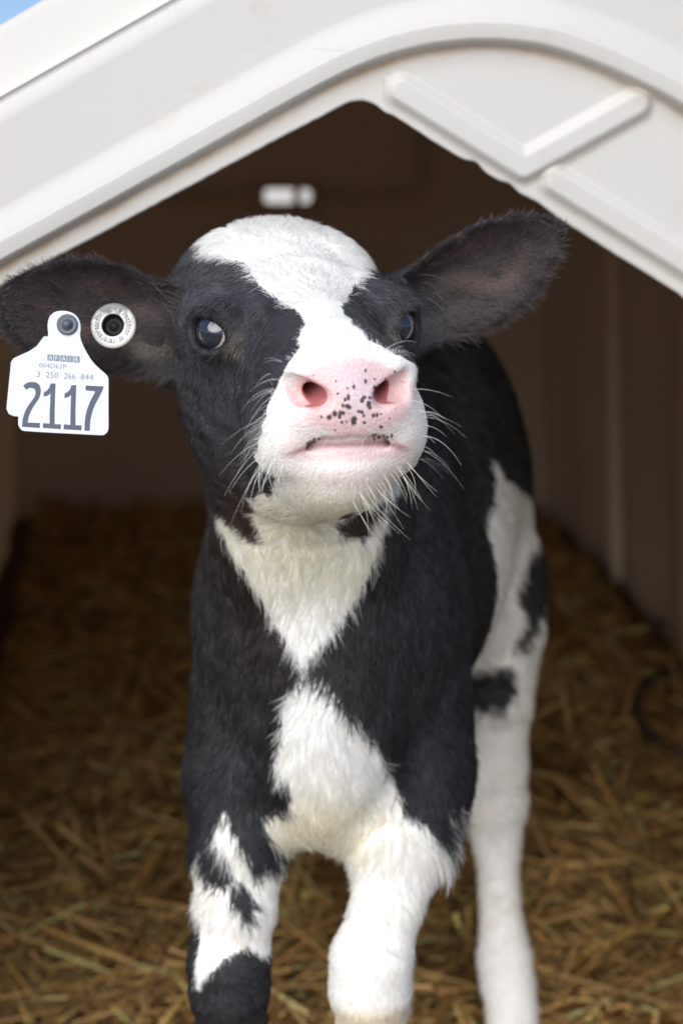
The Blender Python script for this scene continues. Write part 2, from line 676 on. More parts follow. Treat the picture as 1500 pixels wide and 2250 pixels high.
So, Si = shell_sheet(-0.001), shell_sheet(-0.008)
n, m = len(ys), len(OUT)
idx = np.arange(n * m).reshape(n, m)
q = np.stack([idx[:-1, :-1], idx[:-1, 1:], idx[1:, 1:], idx[1:, :-1]], -1).reshape(-1, 4)
caps = np.concatenate([np.stack([idx[0, :-1], idx[0, 1:], idx[0, 1:] + n * m, idx[0, :-1] + n * m], -1), np.stack([idx[-1, :-1], idx[-1, 1:], idx[-1, 1:] + n * m, idx[-1, :-1] + n * m], -1)])
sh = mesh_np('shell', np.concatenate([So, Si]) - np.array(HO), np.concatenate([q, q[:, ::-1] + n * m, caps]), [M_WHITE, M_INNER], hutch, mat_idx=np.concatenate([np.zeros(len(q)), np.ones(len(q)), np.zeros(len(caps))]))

# moulded stiffening rib inside the right wall, and one at the corner
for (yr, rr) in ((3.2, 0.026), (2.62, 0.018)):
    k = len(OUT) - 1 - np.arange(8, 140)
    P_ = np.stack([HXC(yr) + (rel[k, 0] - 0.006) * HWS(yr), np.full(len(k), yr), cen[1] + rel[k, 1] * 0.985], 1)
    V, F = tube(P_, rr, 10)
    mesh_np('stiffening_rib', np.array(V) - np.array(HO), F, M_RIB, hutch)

# rear wall with a vent hole
s = HWS(YB)
OUTB = np.stack([HXC(YB) + (OUT[:, 0] - 0.17) * s * 0.999, cen[1] + (OUT[:, 1] - cen[1]) * (0.98 + 0.02 * s) * 0.999], 1)
va, vb = W(580, 413, YB), W(683, 446, YB)
vc = ((va[0] + vb[0]) / 2, (va[2] + vb[2]) / 2)
vw, vh = (vb[0] - va[0]) / 2, (va[2] - vb[2]) / 2
HOLE = round_poly([(vc[0], vc[1] - vh), (vc[0] - vw, vc[1] - vh), (vc[0] - vw, vc[1] + vh), (vc[0] + vw, vc[1] + vh), (vc[0] + vw, vc[1] - vh), (vc[0], vc[1] - vh)], [0, 0.012, 0.012, 0.012, 0.012, 0], 0.004)
GRV = [[W(380, 428, YB)[[0, 2]], W(905, 432, YB)[[0, 2]]], [W(905, 432, YB)[[0, 2]], W(935, 400, YB)[[0, 2]]], [W(935, 400, YB)[[0, 2]], W(938, 250, YB)[[0, 2]]]]


def rear_height(x, z):
    d = np.full(x.shape, 9.0)
    for a, b in GRV:
        d = np.minimum(d, segdist(x, z, a[0], a[1], b[0], b[1]))
    h = -0.02 * (1 - sstep(0.004, 0.02, d))
    fr = np.maximum(np.abs(x - vc[0]) - vw, np.abs(z - vc[1]) - vh)
    h = h + 0.012 * (1 - sstep(0.012, 0.022, fr))
    return h, 0.6 * (1 - sstep(0.0, 0.03, d)) + 0.5 * (1 - sstep(0.01, 0.03, fr))


angb = np.linspace(math.radians(-90.01), math.radians(270), 420)
OUTBc = np.vstack([OUTB, OUTB[:1]])
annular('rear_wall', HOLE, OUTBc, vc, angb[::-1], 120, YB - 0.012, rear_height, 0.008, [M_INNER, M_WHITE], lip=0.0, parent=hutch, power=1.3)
# vent slide bar across the hole
V, F = tube([(vc[0] + vw * 0.42, YB - 0.02, vc[1] - vh * 1.05), (vc[0] + vw * 0.42, YB - 0.02, vc[1] + vh * 1.05)], 0.008, 8)
mesh_np('vent_bar', np.array(V) - np.array(HO), F, M_INNER, hutch)

# hutch copy added so the vent looks bright: same moulding, farther back
nb = empty('calf_hutch', (-0.3, 6.2, 0))
tag(nb, 'white plastic hutch added behind to make the small rear vent look bright', 'calf hutch')
for part in ('front_panel', 'shell'):
    src = bpy.data.objects[part]
    c = src.copy()
    c.parent = nb
    SC.collection.objects.link(c)
NB_ROT = math.pi
nb.rotation_euler = (0, 0, NB_ROT)
nb.location = (-0.12, 8.2, 0)
M_NBACK = M_WHITE
c = bpy.data.objects['rear_wall'].copy()
c.parent = nb
SC.collection.objects.link(c)

# ------------------------------------------------------------------ loose straw over the bedding
def straw(n, ylo, yhi, xlo, xhi, lmin, lmax, wmin, wmax, lift):
    x = rng.uniform(xlo, xhi, n)
    y = rng.uniform(ylo, yhi, n)
    th = rng.uniform(0, 2 * np.pi, n)
    ln = rng.uniform(lmin, lmax, n)
    tilt = rng.normal(0, 0.26, n) * np.where(rng.uniform(size=n) < 0.12, 2.2, 1.0)
    d = np.stack([np.cos(th) * np.cos(tilt), np.sin(th) * np.cos(tilt), np.sin(tilt)], 1)
    c = np.stack([x, y, bed(x, y) + rng.uniform(0.001, lift, n)], 1)
    sag = rng.normal(0, 0.10, (n, 3)) * ln[:, None]
    hw = rng.uniform(wmin, wmax, n) / 2
    side = np.cross(d, rng.normal(size=(n, 3)) * 0.5 + np.array([0, 0, 1.0]))
    side /= np.linalg.norm(side, axis=1)[:, None]
    nr = np.cross(d, side)
    V = []
    for t in (-0.5, -0.05, 0.12, 0.5):
        q = c + d * (ln * t)[:, None] + sag * (t * t) * (1 if t < 0 else 1.6)
        for a, b in ((1, 0), (0, 0.75), (-1, 0), (0, -0.75)):
            V.append(q + side * (hw * a)[:, None] + nr * (hw * b)[:, None])
    V = np.stack(V, 1)
    V[:, :, 2] = np.maximum(V[:, :, 2], 0.002)
    f = []
    for s in range(3):
        for j in range(4):
            k = (j + 1) % 4
            f.append((s * 4 + j, s * 4 + k, s * 4 + 4 + k, s * 4 + 4 + j))
    f += [(3, 2, 1, 0), (12, 13, 14, 15)]
    f = np.array(f)
    F = (f[None] + (np.arange(n) * 16)[:, None, None]).reshape(-1, 4)
    hue = rng.uniform(0, 1, n)
    br = rng.uniform(0.45, 1.25, n) * np.where(rng.uniform(size=n) < 0.16, 1.75, 1.0) * np.where(rng.uniform(size=n) < 0.3, 0.5, 1.0)
    col = (np.array([0.44, 0.230, 0.066])[None] * (1 - hue)[:, None] + np.array([0.63, 0.405, 0.16])[None] * hue[:, None]) * br[:, None]
    return V.reshape(-1, 3), F, np.repeat(np.clip(col, 0, 0.62), 16, 0)


parts = [straw(5000, 1.75, 2.5, -0.5, 0.7, 0.06, 0.26, 0.0026, 0.0060, 0.04), straw(7000, 1.75, 2.5, -0.5, 0.7, 0.02, 0.12, 0.0016, 0.0042, 0.04),
         straw(9000, 2.5, 3.64, -0.62, 0.62, 0.03, 0.16, 0.0028, 0.0062, 0.03),
         straw(7000, 1.75, 2.7, -0.5, 0.7, 0.008, 0.03, 0.0015, 0.0045, 0.03),
         straw(6500, 0.7, 1.75, -0.5, 0.75, 0.03, 0.15, 0.0025, 0.0055, 0.02)]
vo, Vs, Fs, Cs = 0, [], [], []
for a, b, c in parts:
    Vs.append(a)
    Fs.append(b + vo)
    Cs.append(c)
    vo += len(a)
Vs, Fs, Cs = np.concatenate(Vs), np.concatenate(Fs), np.concatenate(Cs)
lim0, lim1 = HXC(Vs[:, 1]) - 0.57 * HWS(Vs[:, 1]), HXC(Vs[:, 1]) + 0.57 * HWS(Vs[:, 1])
Vs[:, 0] = np.where(Vs[:, 1] > YF - 0.05, np.clip(Vs[:, 0], lim0, lim1), Vs[:, 0])
Vs[:, 1] = np.minimum(Vs[:, 1], YB - 0.03)
st = mesh_np('straw', Vs, Fs, M_STRAW, smooth=False)
st.data.color_attributes.new('col', 'FLOAT_COLOR', 'POINT').data.foreach_set('color', np.concatenate([Cs, np.ones((len(Cs), 1))], 1).astype(np.float32).ravel())
tag(st, 'loose golden brown straw scattered thick over the hutch floor', 'straw', kind='stuff')

# dark wire lying by the right wall
wire = spline([W(1640, 1345, 3.02), W(1500, 1366, 2.98), W(1390, 1374, 2.98), W(1300, 1390, 2.96), W(1266, 1412, 2.90), W(1262, 1440, 2.84)], 40)
wire2 = spline([W(1640, 1460, 2.72), W(1500, 1472, 2.68), W(1430, 1490, 2.62), W(1398, 1535, 2.55), W(1404, 1585, 2.47), W(1440, 1625, 2.40), W(1500, 1655, 2.36), W(1620, 1690, 2.33)], 50)
V, F = tube(wire, 0.0065, 8)
wo_ = mesh_np('bucket_wire', np.array(V), F, M_WIRE, origin=wire[20])
tag(wo_, 'thin dark wire bending level along the foot of the right inner wall', 'wire')
V, F = tube(wire2, 0.006, 8)
wo2 = mesh_np('wire_hoop', np.array(V), F, M_WIRE, origin=wire2[20])
tag(wo2, 'dark curved wire hoop half on the straw at the right edge', 'wire')
HEAD_YAW, HEAD_PIT, HEAD_ROLL = 13.0, 13.0, 3.0
TAG_Y, BTN_Y = 1.205, 1.225
# ------------------------------------------------------------------ the calf: one continuous skin grown from a distance field
def npv(*a):
    return np.array(a, float)


class Prim:
    """one volume of the animal; op is union ('u') or carve ('c')"""
    def __init__(s, f, lo, hi, k=0.02, op='u'):
        s.f, s.lo, s.hi, s.k, s.op = f, np.array(lo), np.array(hi), k, op


PR = []


def rcone(a, ra, b, rb, k=0.02, op='u'):
    a, b = npv(*a), npv(*b)

    def f(X, Y, Z):
        ba = b - a
        l2 = ba @ ba
        rr = ra - rb
        a2 = l2 - rr * rr
        il2 = 1 / l2
        px, py, pz = X - a[0], Y - a[1], Z - a[2]
        y = px * ba[0] + py * ba[1] + pz * ba[2]
        z = y - l2
        qx, qy, qz = px * l2 - ba[0] * y, py * l2 - ba[1] * y, pz * l2 - ba[2] * y
        x2 = qx * qx + qy * qy + qz * qz
        y2 = y * y * l2
        z2 = z * z * l2
        kk = np.sign(rr) * rr * rr * x2
        o = (np.sqrt(x2 * a2 * il2) + y * rr) * il2 - ra
        o = np.where(np.sign(y) * a2 * y2 < kk, np.sqrt(x2 + y2) * il2 - ra, o)
        return np.where(np.sign(z) * a2 * z2 > kk, np.sqrt(x2 + z2) * il2 - rb, o)
    m = max(ra, rb) + k + 0.03
    PR.append(Prim(f, np.minimum(a, b) - m, np.maximum(a, b) + m, k, op))


def ell(c, r, R=None, k=0.02, op='u'):
    """ellipsoid with centre c, radii r along the columns of R"""
    c, r = npv(*c), npv(*r)
    R = np.eye(3) if R is None else np.array(R)

    def f(X, Y, Z):
        px, py, pz = X - c[0], Y - c[1], Z - c[2]
        q = [(px * R[0, i] + py * R[1, i] + pz * R[2, i]) for i in range(3)]
        k0 = np.sqrt(sum((q[i] / r[i]) ** 2 for i in range(3)))
        k1 = np.sqrt(sum((q[i] / r[i] ** 2) ** 2 for i in range(3))) + 1e-9
        return k0 * (k0 - 1) / k1
    e = np.sqrt(((R * r) ** 2).sum(1)) + k + 0.05
    PR.append(Prim(f, c - e, c + e, k, op))


def field_points(P):
    D = np.full(len(P), 1.0)
    for p in PR:
        s = np.all((P > p.lo) & (P < p.hi), axis=1)
        if not s.any():
            continue
        d = p.f(P[s, 0], P[s, 1], P[s, 2])
        D[s] = blend(D[s], d, p)
    return D


def blend(a, d, p):
    if p.op == 'u':
        h = np.maximum(p.k - np.abs(a - d), 0) / p.k
        return np.minimum(a, d) - h * h * p.k * 0.25
    d = -d
    h = np.maximum(p.k - np.abs(a - d), 0) / p.k
    return np.maximum(a, d) + h * h * p.k * 0.25


# head frame: S to the viewer's right, D up over the skull, F along the face to the nose
RGT, UPV, TOC = npv(1, 0, 0), npv(0, SP, CP), npv(0, -CP, SP)      # camera right, up, towards camera, as world vectors
yaw, pit, roll = math.radians(HEAD_YAW), math.radians(HEAD_PIT), math.radians(HEAD_ROLL)
Fv = math.sin(yaw) * math.cos(pit) * RGT - math.sin(pit) * UPV + math.cos(yaw) * math.cos(pit) * TOC
Sv = np.cross(UPV, Fv)
Sv /= np.linalg.norm(Sv)
Dv = np.cross(Fv, Sv)
Sv, Dv = math.cos(roll) * Sv + math.sin(roll) * Dv, math.cos(roll) * Dv - math.sin(roll) * Sv
HR = np.stack([Sv, Dv, Fv], 1)
HOc = W(631, 737, 1.245)


def hl(s, d, f):
    return HOc + HR @ npv(s, d, f)


def local(P):
    return (P - HOc) @ HR


# --- skull, face, jaw
ell(hl(0.002, -0.002, -0.012), (0.061, 0.054, 0.078), HR, 0.02)
ell(hl(0.002, 0.022, 0.004), (0.056, 0.033, 0.060), HR, 0.014)
ell(hl(0.002, 0.034, -0.045), (0.046, 0.022, 0.034), HR, 0.02)
for e in (-1, 1):
    ell(hl(0.002 + e * 0.032, 0.025, -0.010), (0.028, 0.030, 0.045), HR, 0.010)
    ell(hl(e * 0.049, 0.018, 0.046), (0.025, 0.023, 0.036), HR, 0.02)
    ell(hl(e * 0.041, -0.038, 0.010), (0.027, 0.056, 0.058), HR, 0.03)
rcone(hl(0, 0.006, 0.045), 0.045, hl(0, 0.000, 0.150), 0.0315, 0.03)
rcone(hl(0, -0.034, 0.04), 0.046, hl(0, -0.034, 0.140), 0.036, 0.03)
ell(hl(0, -0.022, 0.158), (0.0465, 0.034, 0.036), HR, 0.02)
ell(hl(0, 0.006, 0.170), (0.033, 0.016, 0.026), HR, 0.018)
for e in (-1, 1):
    ell(hl(e * 0.0315, -0.034, 0.157), (0.0225, 0.0245, 0.034), HR, 0.014)
    ell(hl(e * 0.0370, -0.045, 0.148), (0.0170, 0.0190, 0.030), HR, 0.012)
    ell(hl(e * 0.029, 0.001, 0.174), (0.0150, 0.0125, 0.018), HR, 0.012)       # nostril wings
    ell(hl(e * 0.024, -0.020, 0.176), (0.0150, 0.0100, 0.020), HR, 0.012)
ell(hl(0, -0.018, 0.180), (0.030, 0.0225, 0.0205), HR, 0.014)                       # nose pad, upper lip
# lower jaw and chin
ell(hl(0, -0.0540, 0.1605), (0.0365, 0.0165, 0.0335), HR, 0.013)
ell(hl(0, -0.066, 0.146), (0.0325, 0.024, 0.040), HR, 0.014)
rcone(hl(0, -0.064, 0.13), 0.026, hl(0, -0.080, 0.04), 0.036, 0.03)
rcone(hl(0, -0.080, 0.04), 0.036, hl(0, -0.076, -0.03), 0.050, 0.03)
# eye sockets and lids
EYES = []
for e in (-1, 1):
    nd = npv(e * 0.74, 0.10, 0.66)
    nd /= np.linalg.norm(nd)
    ta = npv(e * -0.66, -0.20, 0.74)
    ta -= nd * (ta @ nd)
    ta /= np.linalg.norm(ta)
    tb = np.cross(nd, ta) * e
    tb = tb if tb[1] > 0 else -tb
    c = npv(e * 0.0560, 0.013, 0.0655)
    EYES.append((c, nd, ta, tb))
    ell(hl(*c), (0.0172, 0.0172, 0.0172), HR, 0.014)
    ell(hl(*(c + nd * 0.0105)), (0.0162, 0.0138, 0.016), HR @ np.stack([ta, tb, nd], 1), 0.006, 'c')
    ring = [c + nd * (0.0140 - 0.0045 * (math.cos(q) ** 2)) + ta * 0.0172 * math.cos(q) + tb * (0.0132 if math.sin(q) > 0 else 0.0145) * math.sin(q) for q in np.linspace(0, 2 * math.pi, 13)]
    for i in range(12):
        up = ring[i][1] + ring[i + 1][1] > 2 * c[1]
        r = 0.0032 if up else 0.0019
        rcone(hl(*ring[i]), r, hl(*ring[i + 1]), r, 0.005)
    # crease of the upper lid
    fold = [c + nd * 0.0075 + ta * x + tb * y for x, y in ((-0.024, 0.008), (-0.012, 0.0180), (0.002, 0.0205), (0.012, 0.0190))]
    for i in range(3):
        rcone(hl(*fold[i]), 0.0022, hl(*fold[i + 1]), 0.0022, 0.006)
# nostrils: comma-shaped, opening forwards and outwards
for e in (-1, 1):
    rcone(hl(e * 0.0190, -0.0105, 0.200), 0.0050, hl(e * 0.0210, -0.0030, 0.160), 0.0050, 0.005, 'c')
    rcone(hl(e * 0.0190, -0.0105, 0.199), 0.0050, hl(e * 0.0290, -0.0065, 0.190), 0.0056, 0.004, 'c')
    rcone(hl(e * 0.0290, -0.0070, 0.190), 0.0052, hl(e * 0.0345, -0.0010, 0.1875), 0.0028, 0.010, 'c')
# mouth: the lips meet in a groove that runs back along the cheeks
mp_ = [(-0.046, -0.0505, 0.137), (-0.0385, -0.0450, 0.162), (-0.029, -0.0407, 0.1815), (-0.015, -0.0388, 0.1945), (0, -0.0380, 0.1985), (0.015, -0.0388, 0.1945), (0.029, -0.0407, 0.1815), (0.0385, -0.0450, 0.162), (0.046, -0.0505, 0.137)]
for i in range(8):
    ra = (0.0006, 0.0012, 0.0018, 0.0020, 0.0020, 0.0020, 0.0018, 0.0012, 0.0006)
    rcone(hl(*mp_[i]), ra[i], hl(*mp_[i + 1]), ra[i + 1], 0.006, 'c')
for e in (-1, 1):        # corners of the mouth stay closed
    rcone(hl(e * 0.030, -0.0470, 0.1700), 0.0085, hl(e * 0.043, -0.0560, 0.146), 0.0085, 0.010)
# groove of the upper lip
rcone(hl(0, -0.038, 0.2035), 0.0020, hl(0, -0.018, 0.2068), 0.0020, 0.006, 'c')

# --- ears: cupped leaves
EARS = []


def ear(Bp, YB_, Tp, YT_, up, low, cup, base_r, tilt):
    B, T = W(*Bp, YB_), W(*Tp, YT_)
    a = T - B
    L = np.linalg.norm(a)
    a /= L
    nn = TOC + tilt[0] * RGT + tilt[1] * UPV
    nn -= a * (nn @ a)
    nn /= np.linalg.norm(nn)
    b = np.cross(nn, a)
    if b @ UPV < 0:
        b = -b
    up, low = np.array(up), np.array(low)

    def coords(X, Y, Z):
        px, py, pz = X - B[0], Y - B[1], Z - B[2]
        return ((px * a[0] + py * a[1] + pz * a[2]) / L, px * b[0] + py * b[1] + pz * b[2], px * nn[0] + py * nn[1] + pz * nn[2])

    def f(X, Y, Z):
        t, v, c = coords(X, Y, Z)
        wu = np.interp(t, up[:, 0], up[:, 1])
        wl = np.interp(t, low[:, 0], low[:, 1])
        wv = np.where(v > 0, wu, wl) + 1e-5
        x = np.clip(np.abs(v) / wv, 0, 1.6)
        dep = cup * np.interp(t, [-0.3, 0.2, 0.6, 1.0], [1.15, 1.0, 0.75, 0.1])
        c0 = -dep * (1 - np.minimum(x, 1.15) ** 2.2)
        # the upper margin folds forward a little
        th = 0.0022 + 0.0028 * np.sqrt(np.clip(1 - x * x, 0, 1)) + 0.004 * np.clip(0.2 - t, 0, 1)
        dd = np.abs(c - c0) - th
        de = np.maximum(np.abs(v) - wv, np.maximum(-0.25 - t, t - 1) * L)
        return np.maximum(dd * 0.75, de * 0.75)
    ex = max(up[:, 1].max(), low[:, 1].max()) + 0.03
    PR.append(Prim(f, np.minimum(B, T) - ex, np.maximum(B, T) + ex, 0.012, 'u'))
    # back of the ear's root
    rcone(B - nn * (cup + 0.016) - a * 0.02, base_r * 0.8, B + a * 0.030 - nn * (cup + 0.010), base_r * 0.42, 0.012)
    EARS.append((B, a, b, nn, L, coords, up, low))


s_ = mpp(700, 1.25)
ear((392, 716), 1.262, (3, 645), 1.235,
    [(-0.2, 50 * s_), (0, 72 * s_), (0.15, 80 * s_), (0.3, 103 * s_), (0.5, 110 * s_), (0.66, 97 * s_), (0.85, 62 * s_), (0.96, 26 * s_), (1.0, 4 * s_)],
    [(-0.2, 70 * s_), (0, 92 * s_), (0.15, 118 * s_), (0.4, 130 * s_), (0.6, 126 * s_), (0.78, 112 * s_), (0.9, 84 * s_), (0.97, 48 * s_), (1.0, 6 * s_)],
    0.022, 0.027, (-0.25, -0.10))
ear((926, 672), 1.285, (1228, 500), 1.262,
    [(-0.2, 60 * s_), (0, 82 * s_), (0.25, 95 * s_), (0.56, 97 * s_), (0.79, 72 * s_), (0.94, 38 * s_), (1.0, 6 * s_)],
    [(-0.2, 75 * s_), (0, 98 * s_), (0.15, 112 * s_), (0.37, 117 * s_), (0.63, 103 * s_), (0.80, 72 * s_), (0.92, 40 * s_), (1.0, 8 * s_)],
    0.022, 0.027, (0.30, -0.05))

# --- neck, chest, trunk
rcone(hl(0, -0.014, -0.045), 0.056, W(668, 1150, 1.335), 0.058, 0.05)
rcone(W(668, 1130, 1.335), 0.058, W(690, 1330, 1.365), 0.082, 0.05)
rcone(hl(0, 0.0, -0.055), 0.060, npv(0.0, 1.47, 0.715), 0.088, 0.05)
ell(W(726, 1480, 1.43), (0.090, 0.15, 0.128), None, 0.04)
ell(W(556, 1480, 1.40), (0.040, 0.085, 0.150), None, 0.03)
ell(W(886, 1450, 1.42), (0.039, 0.090, 0.160), None, 0.03)
ell(W(704, 1655, 1.355), (0.050, 0.07, 0.058), None, 0.05)
ell(W(700, 1560, 1.325), (0.042, 0.05, 0.08), None, 0.05)
rcone(npv(-0.004, 1.47, 0.60), 0.108, npv(0.077, 1.80, 0.62), 0.110, 0.05)
ell(npv(0.012, 1.49, 0.715), (0.062, 0.13, 0.078), None, 0.05)
ell(npv(0.078, 1.78, 0.695), (0.088, 0.15, 0.095), None, 0.05)
ell(npv(0.04, 1.65, 0.575), (0.108, 0.2, 0.125), None, 0.05)
# fore legs
G = 0.025


def leg(chain, k=0.007):
    for (a, ra), (b, rb) in zip(chain[:-1], chain[1:]):
        rcone(a, ra, b, rb, k)


lk = W(504, 2142, 1.275)
rcone(W(546, 1540, 1.39), 0.040, W(523, 1700, 1.335), 0.0365, 0.025)
rcone(W(892, 1580, 1.40), 0.046, W(896, 1720, 1.36), 0.041, 0.04)
rcone(W(896, 1700, 1.36), 0.042, W(874, 1860, 1.315), 0.035, 0.035)
rcone(W(535, 1700, 1.34), 0.031, W(528, 1860, 1.31), 0.030, 0.03)
leg([(W(542, 1560, 1.38), 0.038), (W(522, 1700, 1.335), 0.0370), (W(521, 1880, 1.305), 0.0345), (W(515, 2000, 1.285), 0.0295), (lk + npv(0, 0, 0.01), 0.0305), (lk + npv(0, 0, -0.012), 0.0300), (lk + npv(0.0, 0.012, -0.05), 0.026), (npv(lk[0], 1.30, 0.15), 0.0185), (npv(lk[0], 1.30, 0.10), 0.0225), (npv(lk[0], 1.285, 0.055), 0.021), (npv(lk[0], 1.272, G), 0.027)])
rk = W(816, 2138, 1.275)
leg([(W(894, 1600, 1.40), 0.044), (W(896, 1720, 1.36), 0.041), (W(876, 1870, 1.31), 0.0365), (W(848, 2000, 1.29), 0.0258), (rk + npv(0, 0, 0.012), 0.0305), (rk + npv(-0.001, 0, -0.012), 0.0305), (rk + npv(0.0, 0.012, -0.05), 0.026), (npv(rk[0], 1.30, 0.15), 0.0185), (npv(rk[0], 1.30, 0.10), 0.0225), (npv(rk[0], 1.285, 0.055), 0.021), (npv(rk[0], 1.272, G), 0.027)])
# hind legs
rcone(npv(0.105, 1.82, 0.62), 0.070, W(1072, 1280, 1.78), 0.052, 0.04)
rcone(W(1072, 1280, 1.78), 0.052, W(1090, 1480, 1.74), 0.038, 0.03)
leg([(W(1085, 1240, 1.78), 0.048), (W(1095, 1380, 1.74), 0.044), (W(1092, 1540, 1.72), 0.033), (W(1082, 1680, 1.725), 0.0345), (W(1082, 1760, 1.725), 0.0345), (W(1092, 1860, 1.715), 0.0225), (W(1096, 1960, 1.70), 0.0188), (W(1108, 2110, 1.668), 0.0262), (W(1114, 2160, 1.66), 0.0262), (W(1124, 2225, 1.645), 0.0245), (npv(W(1122, 2215, 1.645)[0], 1.625, 0.05), 0.028)])
leg([(npv(0.045, 1.86, 0.60), 0.07), (W(860, 1240, 1.84), 0.048), (W(855, 1540, 1.80), 0.033), (W(852, 1735, 1.81), 0.034), (W(850, 1960, 1.785), 0.020), (W(850, 2120, 1.755), 0.026), (npv(0.045, 1.73, 0.055), 0.028)])
# tail
tl = spline([npv(0.10, 1.93, 0.73), npv(0.11, 1.985, 0.66), npv(0.12, 1.985, 0.5), npv(0.12, 1.97, 0.36)], 7)
for i in range(6):
    rcone(tl[i], 0.018 - 0.0014 * i, tl[i + 1], 0.018 - 0.0014 * (i + 1), 0.02)


# --- grid
def axis(parts):
    out = []
    for a, b, h in parts:
        out.append(np.arange(a, b - h * 0.5, h))
    return np.concatenate(out + [[parts[-1][1]]])


FINE = 0.0016
gx = axis([(-0.30, -0.13, 0.003), (-0.13, 0.10, FINE), (0.10, 0.30, 0.0035)])
gy = axis([(1.0, 1.26, FINE), (1.26, 1.36, 0.0032), (1.36, 2.06, 0.0065)])
gz = axis([(-0.01, 0.30, 0.006), (0.30, 0.66, 0.005), (0.66, 0.97, FINE)])
D = np.full((len(gx), len(gy), len(gz)), 1.0, np.float32)
for p in PR:
    i0, i1 = np.searchsorted(gx, [p.lo[0], p.hi[0]])
    j0, j1 = np.searchsorted(gy, [p.lo[1], p.hi[1]])
    k0, k1 = np.searchsorted(gz, [p.lo[2], p.hi[2]])
    if i1 <= i0 or j1 <= j0 or k1 <= k0:
        continue
    X = gx[i0:i1, None, None].astype(np.float32)
    Y = gy[None, j0:j1, None].astype(np.float32)
    Z = gz[None, None, k0:k1].astype(np.float32)
    X, Y, Z = np.broadcast_arrays(X, Y, Z)
    D[i0:i1, j0:j1, k0:k1] = blend(D[i0:i1, j0:j1, k0:k1], p.f(X, Y, Z).astype(np.float32), p)


def surface_nets(D, gx, gy, gz):
    I = D < 0
    A = [I[a:I.shape[0] - 1 + a, b:I.shape[1] - 1 + b, c:I.shape[2] - 1 + c] for a in (0, 1) for b in (0, 1) for c in (0, 1)]
    alls, anys = A[0].copy(), A[0].copy()
    for q in A[1:]:
        alls &= q
        anys |= q
    act = anys & ~alls
    ci = np.argwhere(act)
    vid = np.full(act.shape, -1, np.int64)
    vid[act] = np.arange(len(ci))
    corners = [(a, b, c) for a in (0, 1) for b in (0, 1) for c in (0, 1)]
    val = {q: D[ci[:, 0] + q[0], ci[:, 1] + q[1], ci[:, 2] + q[2]] for q in corners}
    acc, cnt = np.zeros((len(ci), 3)), np.zeros(len(ci))
    for q in corners:
        for ax in range(3):
            if q[ax]:
                continue
            r = list(q)
            r[ax] = 1
            va, vb = val[q], val[tuple(r)]
            cr = (va < 0) != (vb < 0)
            t = np.where(cr, va / np.where(cr, va - vb, 1), 0)
            pos = np.stack([np.full(len(ci), float(q[i])) for i in range(3)], 1)
            pos[:, ax] = t
            acc += pos * cr[:, None]
            cnt += cr
    acc /= cnt[:, None]
    ax3 = (gx, gy, gz)
    V = np.stack([ax3[i][ci[:, i]] * (1 - acc[:, i]) + ax3[i][ci[:, i] + 1] * acc[:, i] for i in range(3)], 1)
    F = []
    for ax in range(3):
        b, c = (ax + 1) % 3, (ax + 2) % 3
        s0 = [slice(None)] * 3
        s1 = [slice(None)] * 3
        s0[ax], s1[ax] = slice(0, -1), slice(1, None)
        ia, ib = I[tuple(s0)], I[tuple(s1)]
        e = np.argwhere(ia != ib)
        e = e[(e[:, b] > 0) & (e[:, c] > 0) & (e[:, b] < I.shape[b] - 1) & (e[:, c] < I.shape[c] - 1)]
        flip = ia[e[:, 0], e[:, 1], e[:, 2]]

        def cell(db, dc):
            q = e.copy()
            q[:, b] -= db
            q[:, c] -= dc
            return vid[q[:, 0], q[:, 1], q[:, 2]]
        f = np.stack([cell(1, 1), cell(0, 1), cell(0, 0), cell(1, 0)], 1)
        f[~flip] = f[~flip][:, ::-1]
        F.append(f)
    return V, np.concatenate(F)


def grad(P, h=0.0008):
    g = np.zeros_like(P)
    for i in range(3):
        d = np.zeros(3)
        d[i] = h
        g[:, i] = field_points(P + d) - field_points(P - d)
    return g / (2 * h)


V, Fq = surface_nets(D, gx, gy, gz)
del D
for _ in range(2):
    g = grad(V)
    gn = (g * g).sum(1)
    st = np.clip(field_points(V) / np.maximum(gn, 0.15), -0.002, 0.002)
    V = V - g * st[:, None]


def subdivide(V, F, sel):
    """split the chosen quads in four; neighbours get no cracks because edge midpoints lie on their edges' surface within a hair"""
    S = F[sel]
    E = np.sort(np.stack([S, np.roll(S, -1, 1)], -1).reshape(-1, 2), 1)
    key = E[:, 0] * (len(V) + 1) + E[:, 1]
    uk, inv = np.unique(key, return_inverse=True)
    ea, eb = uk // (len(V) + 1), uk % (len(V) + 1)
    mid = (V[ea] + V[eb]) / 2
    inv = inv.reshape(-1, 4) + len(V)
    cen = V[S].mean(1)
    ci = np.arange(len(S)) + len(V) + len(mid)
    Q = [np.stack([S[:, i], inv[:, i], ci, inv[:, i - 1]], 1) for i in range(4)]
    return np.concatenate([V, mid, cen]), np.concatenate([F[~sel]] + Q), np.arange(len(V), len(V) + len(mid) + len(S)), uk


# finer skin on the nose and lips
fu, fv = project(V[Fq].mean(1))
fl = local(V[Fq].mean(1))
sel = (fl[:, 2] > 0.145) & inpoly(fu, fv, [(560, 770), (950, 770), (960, 1010), (560, 1020)])
n0 = len(V)
V, Fq, newv, _k = subdivide(V, Fq, sel)
for _s in range(2):
    fu, fv = project(V[Fq].mean(1))
    fl = local(V[Fq].mean(1))
    sel = (fl[:, 2] > 0.155) & inpoly(fu, fv, [(625, 790), (915, 790), (915, 990), (625, 1000)])
    if _s == 0:
        V, Fq, nv2, _k = subdivide(V, Fq, sel)
        newv = np.concatenate([newv, nv2])
for _ in range(2):
    P = V[newv]
    g = grad(P, 0.0005)
    st = np.clip(field_points(P) / np.maximum((g * g).sum(1), 0.2), -0.001, 0.001)
    V[newv] = P - g * st[:, None]

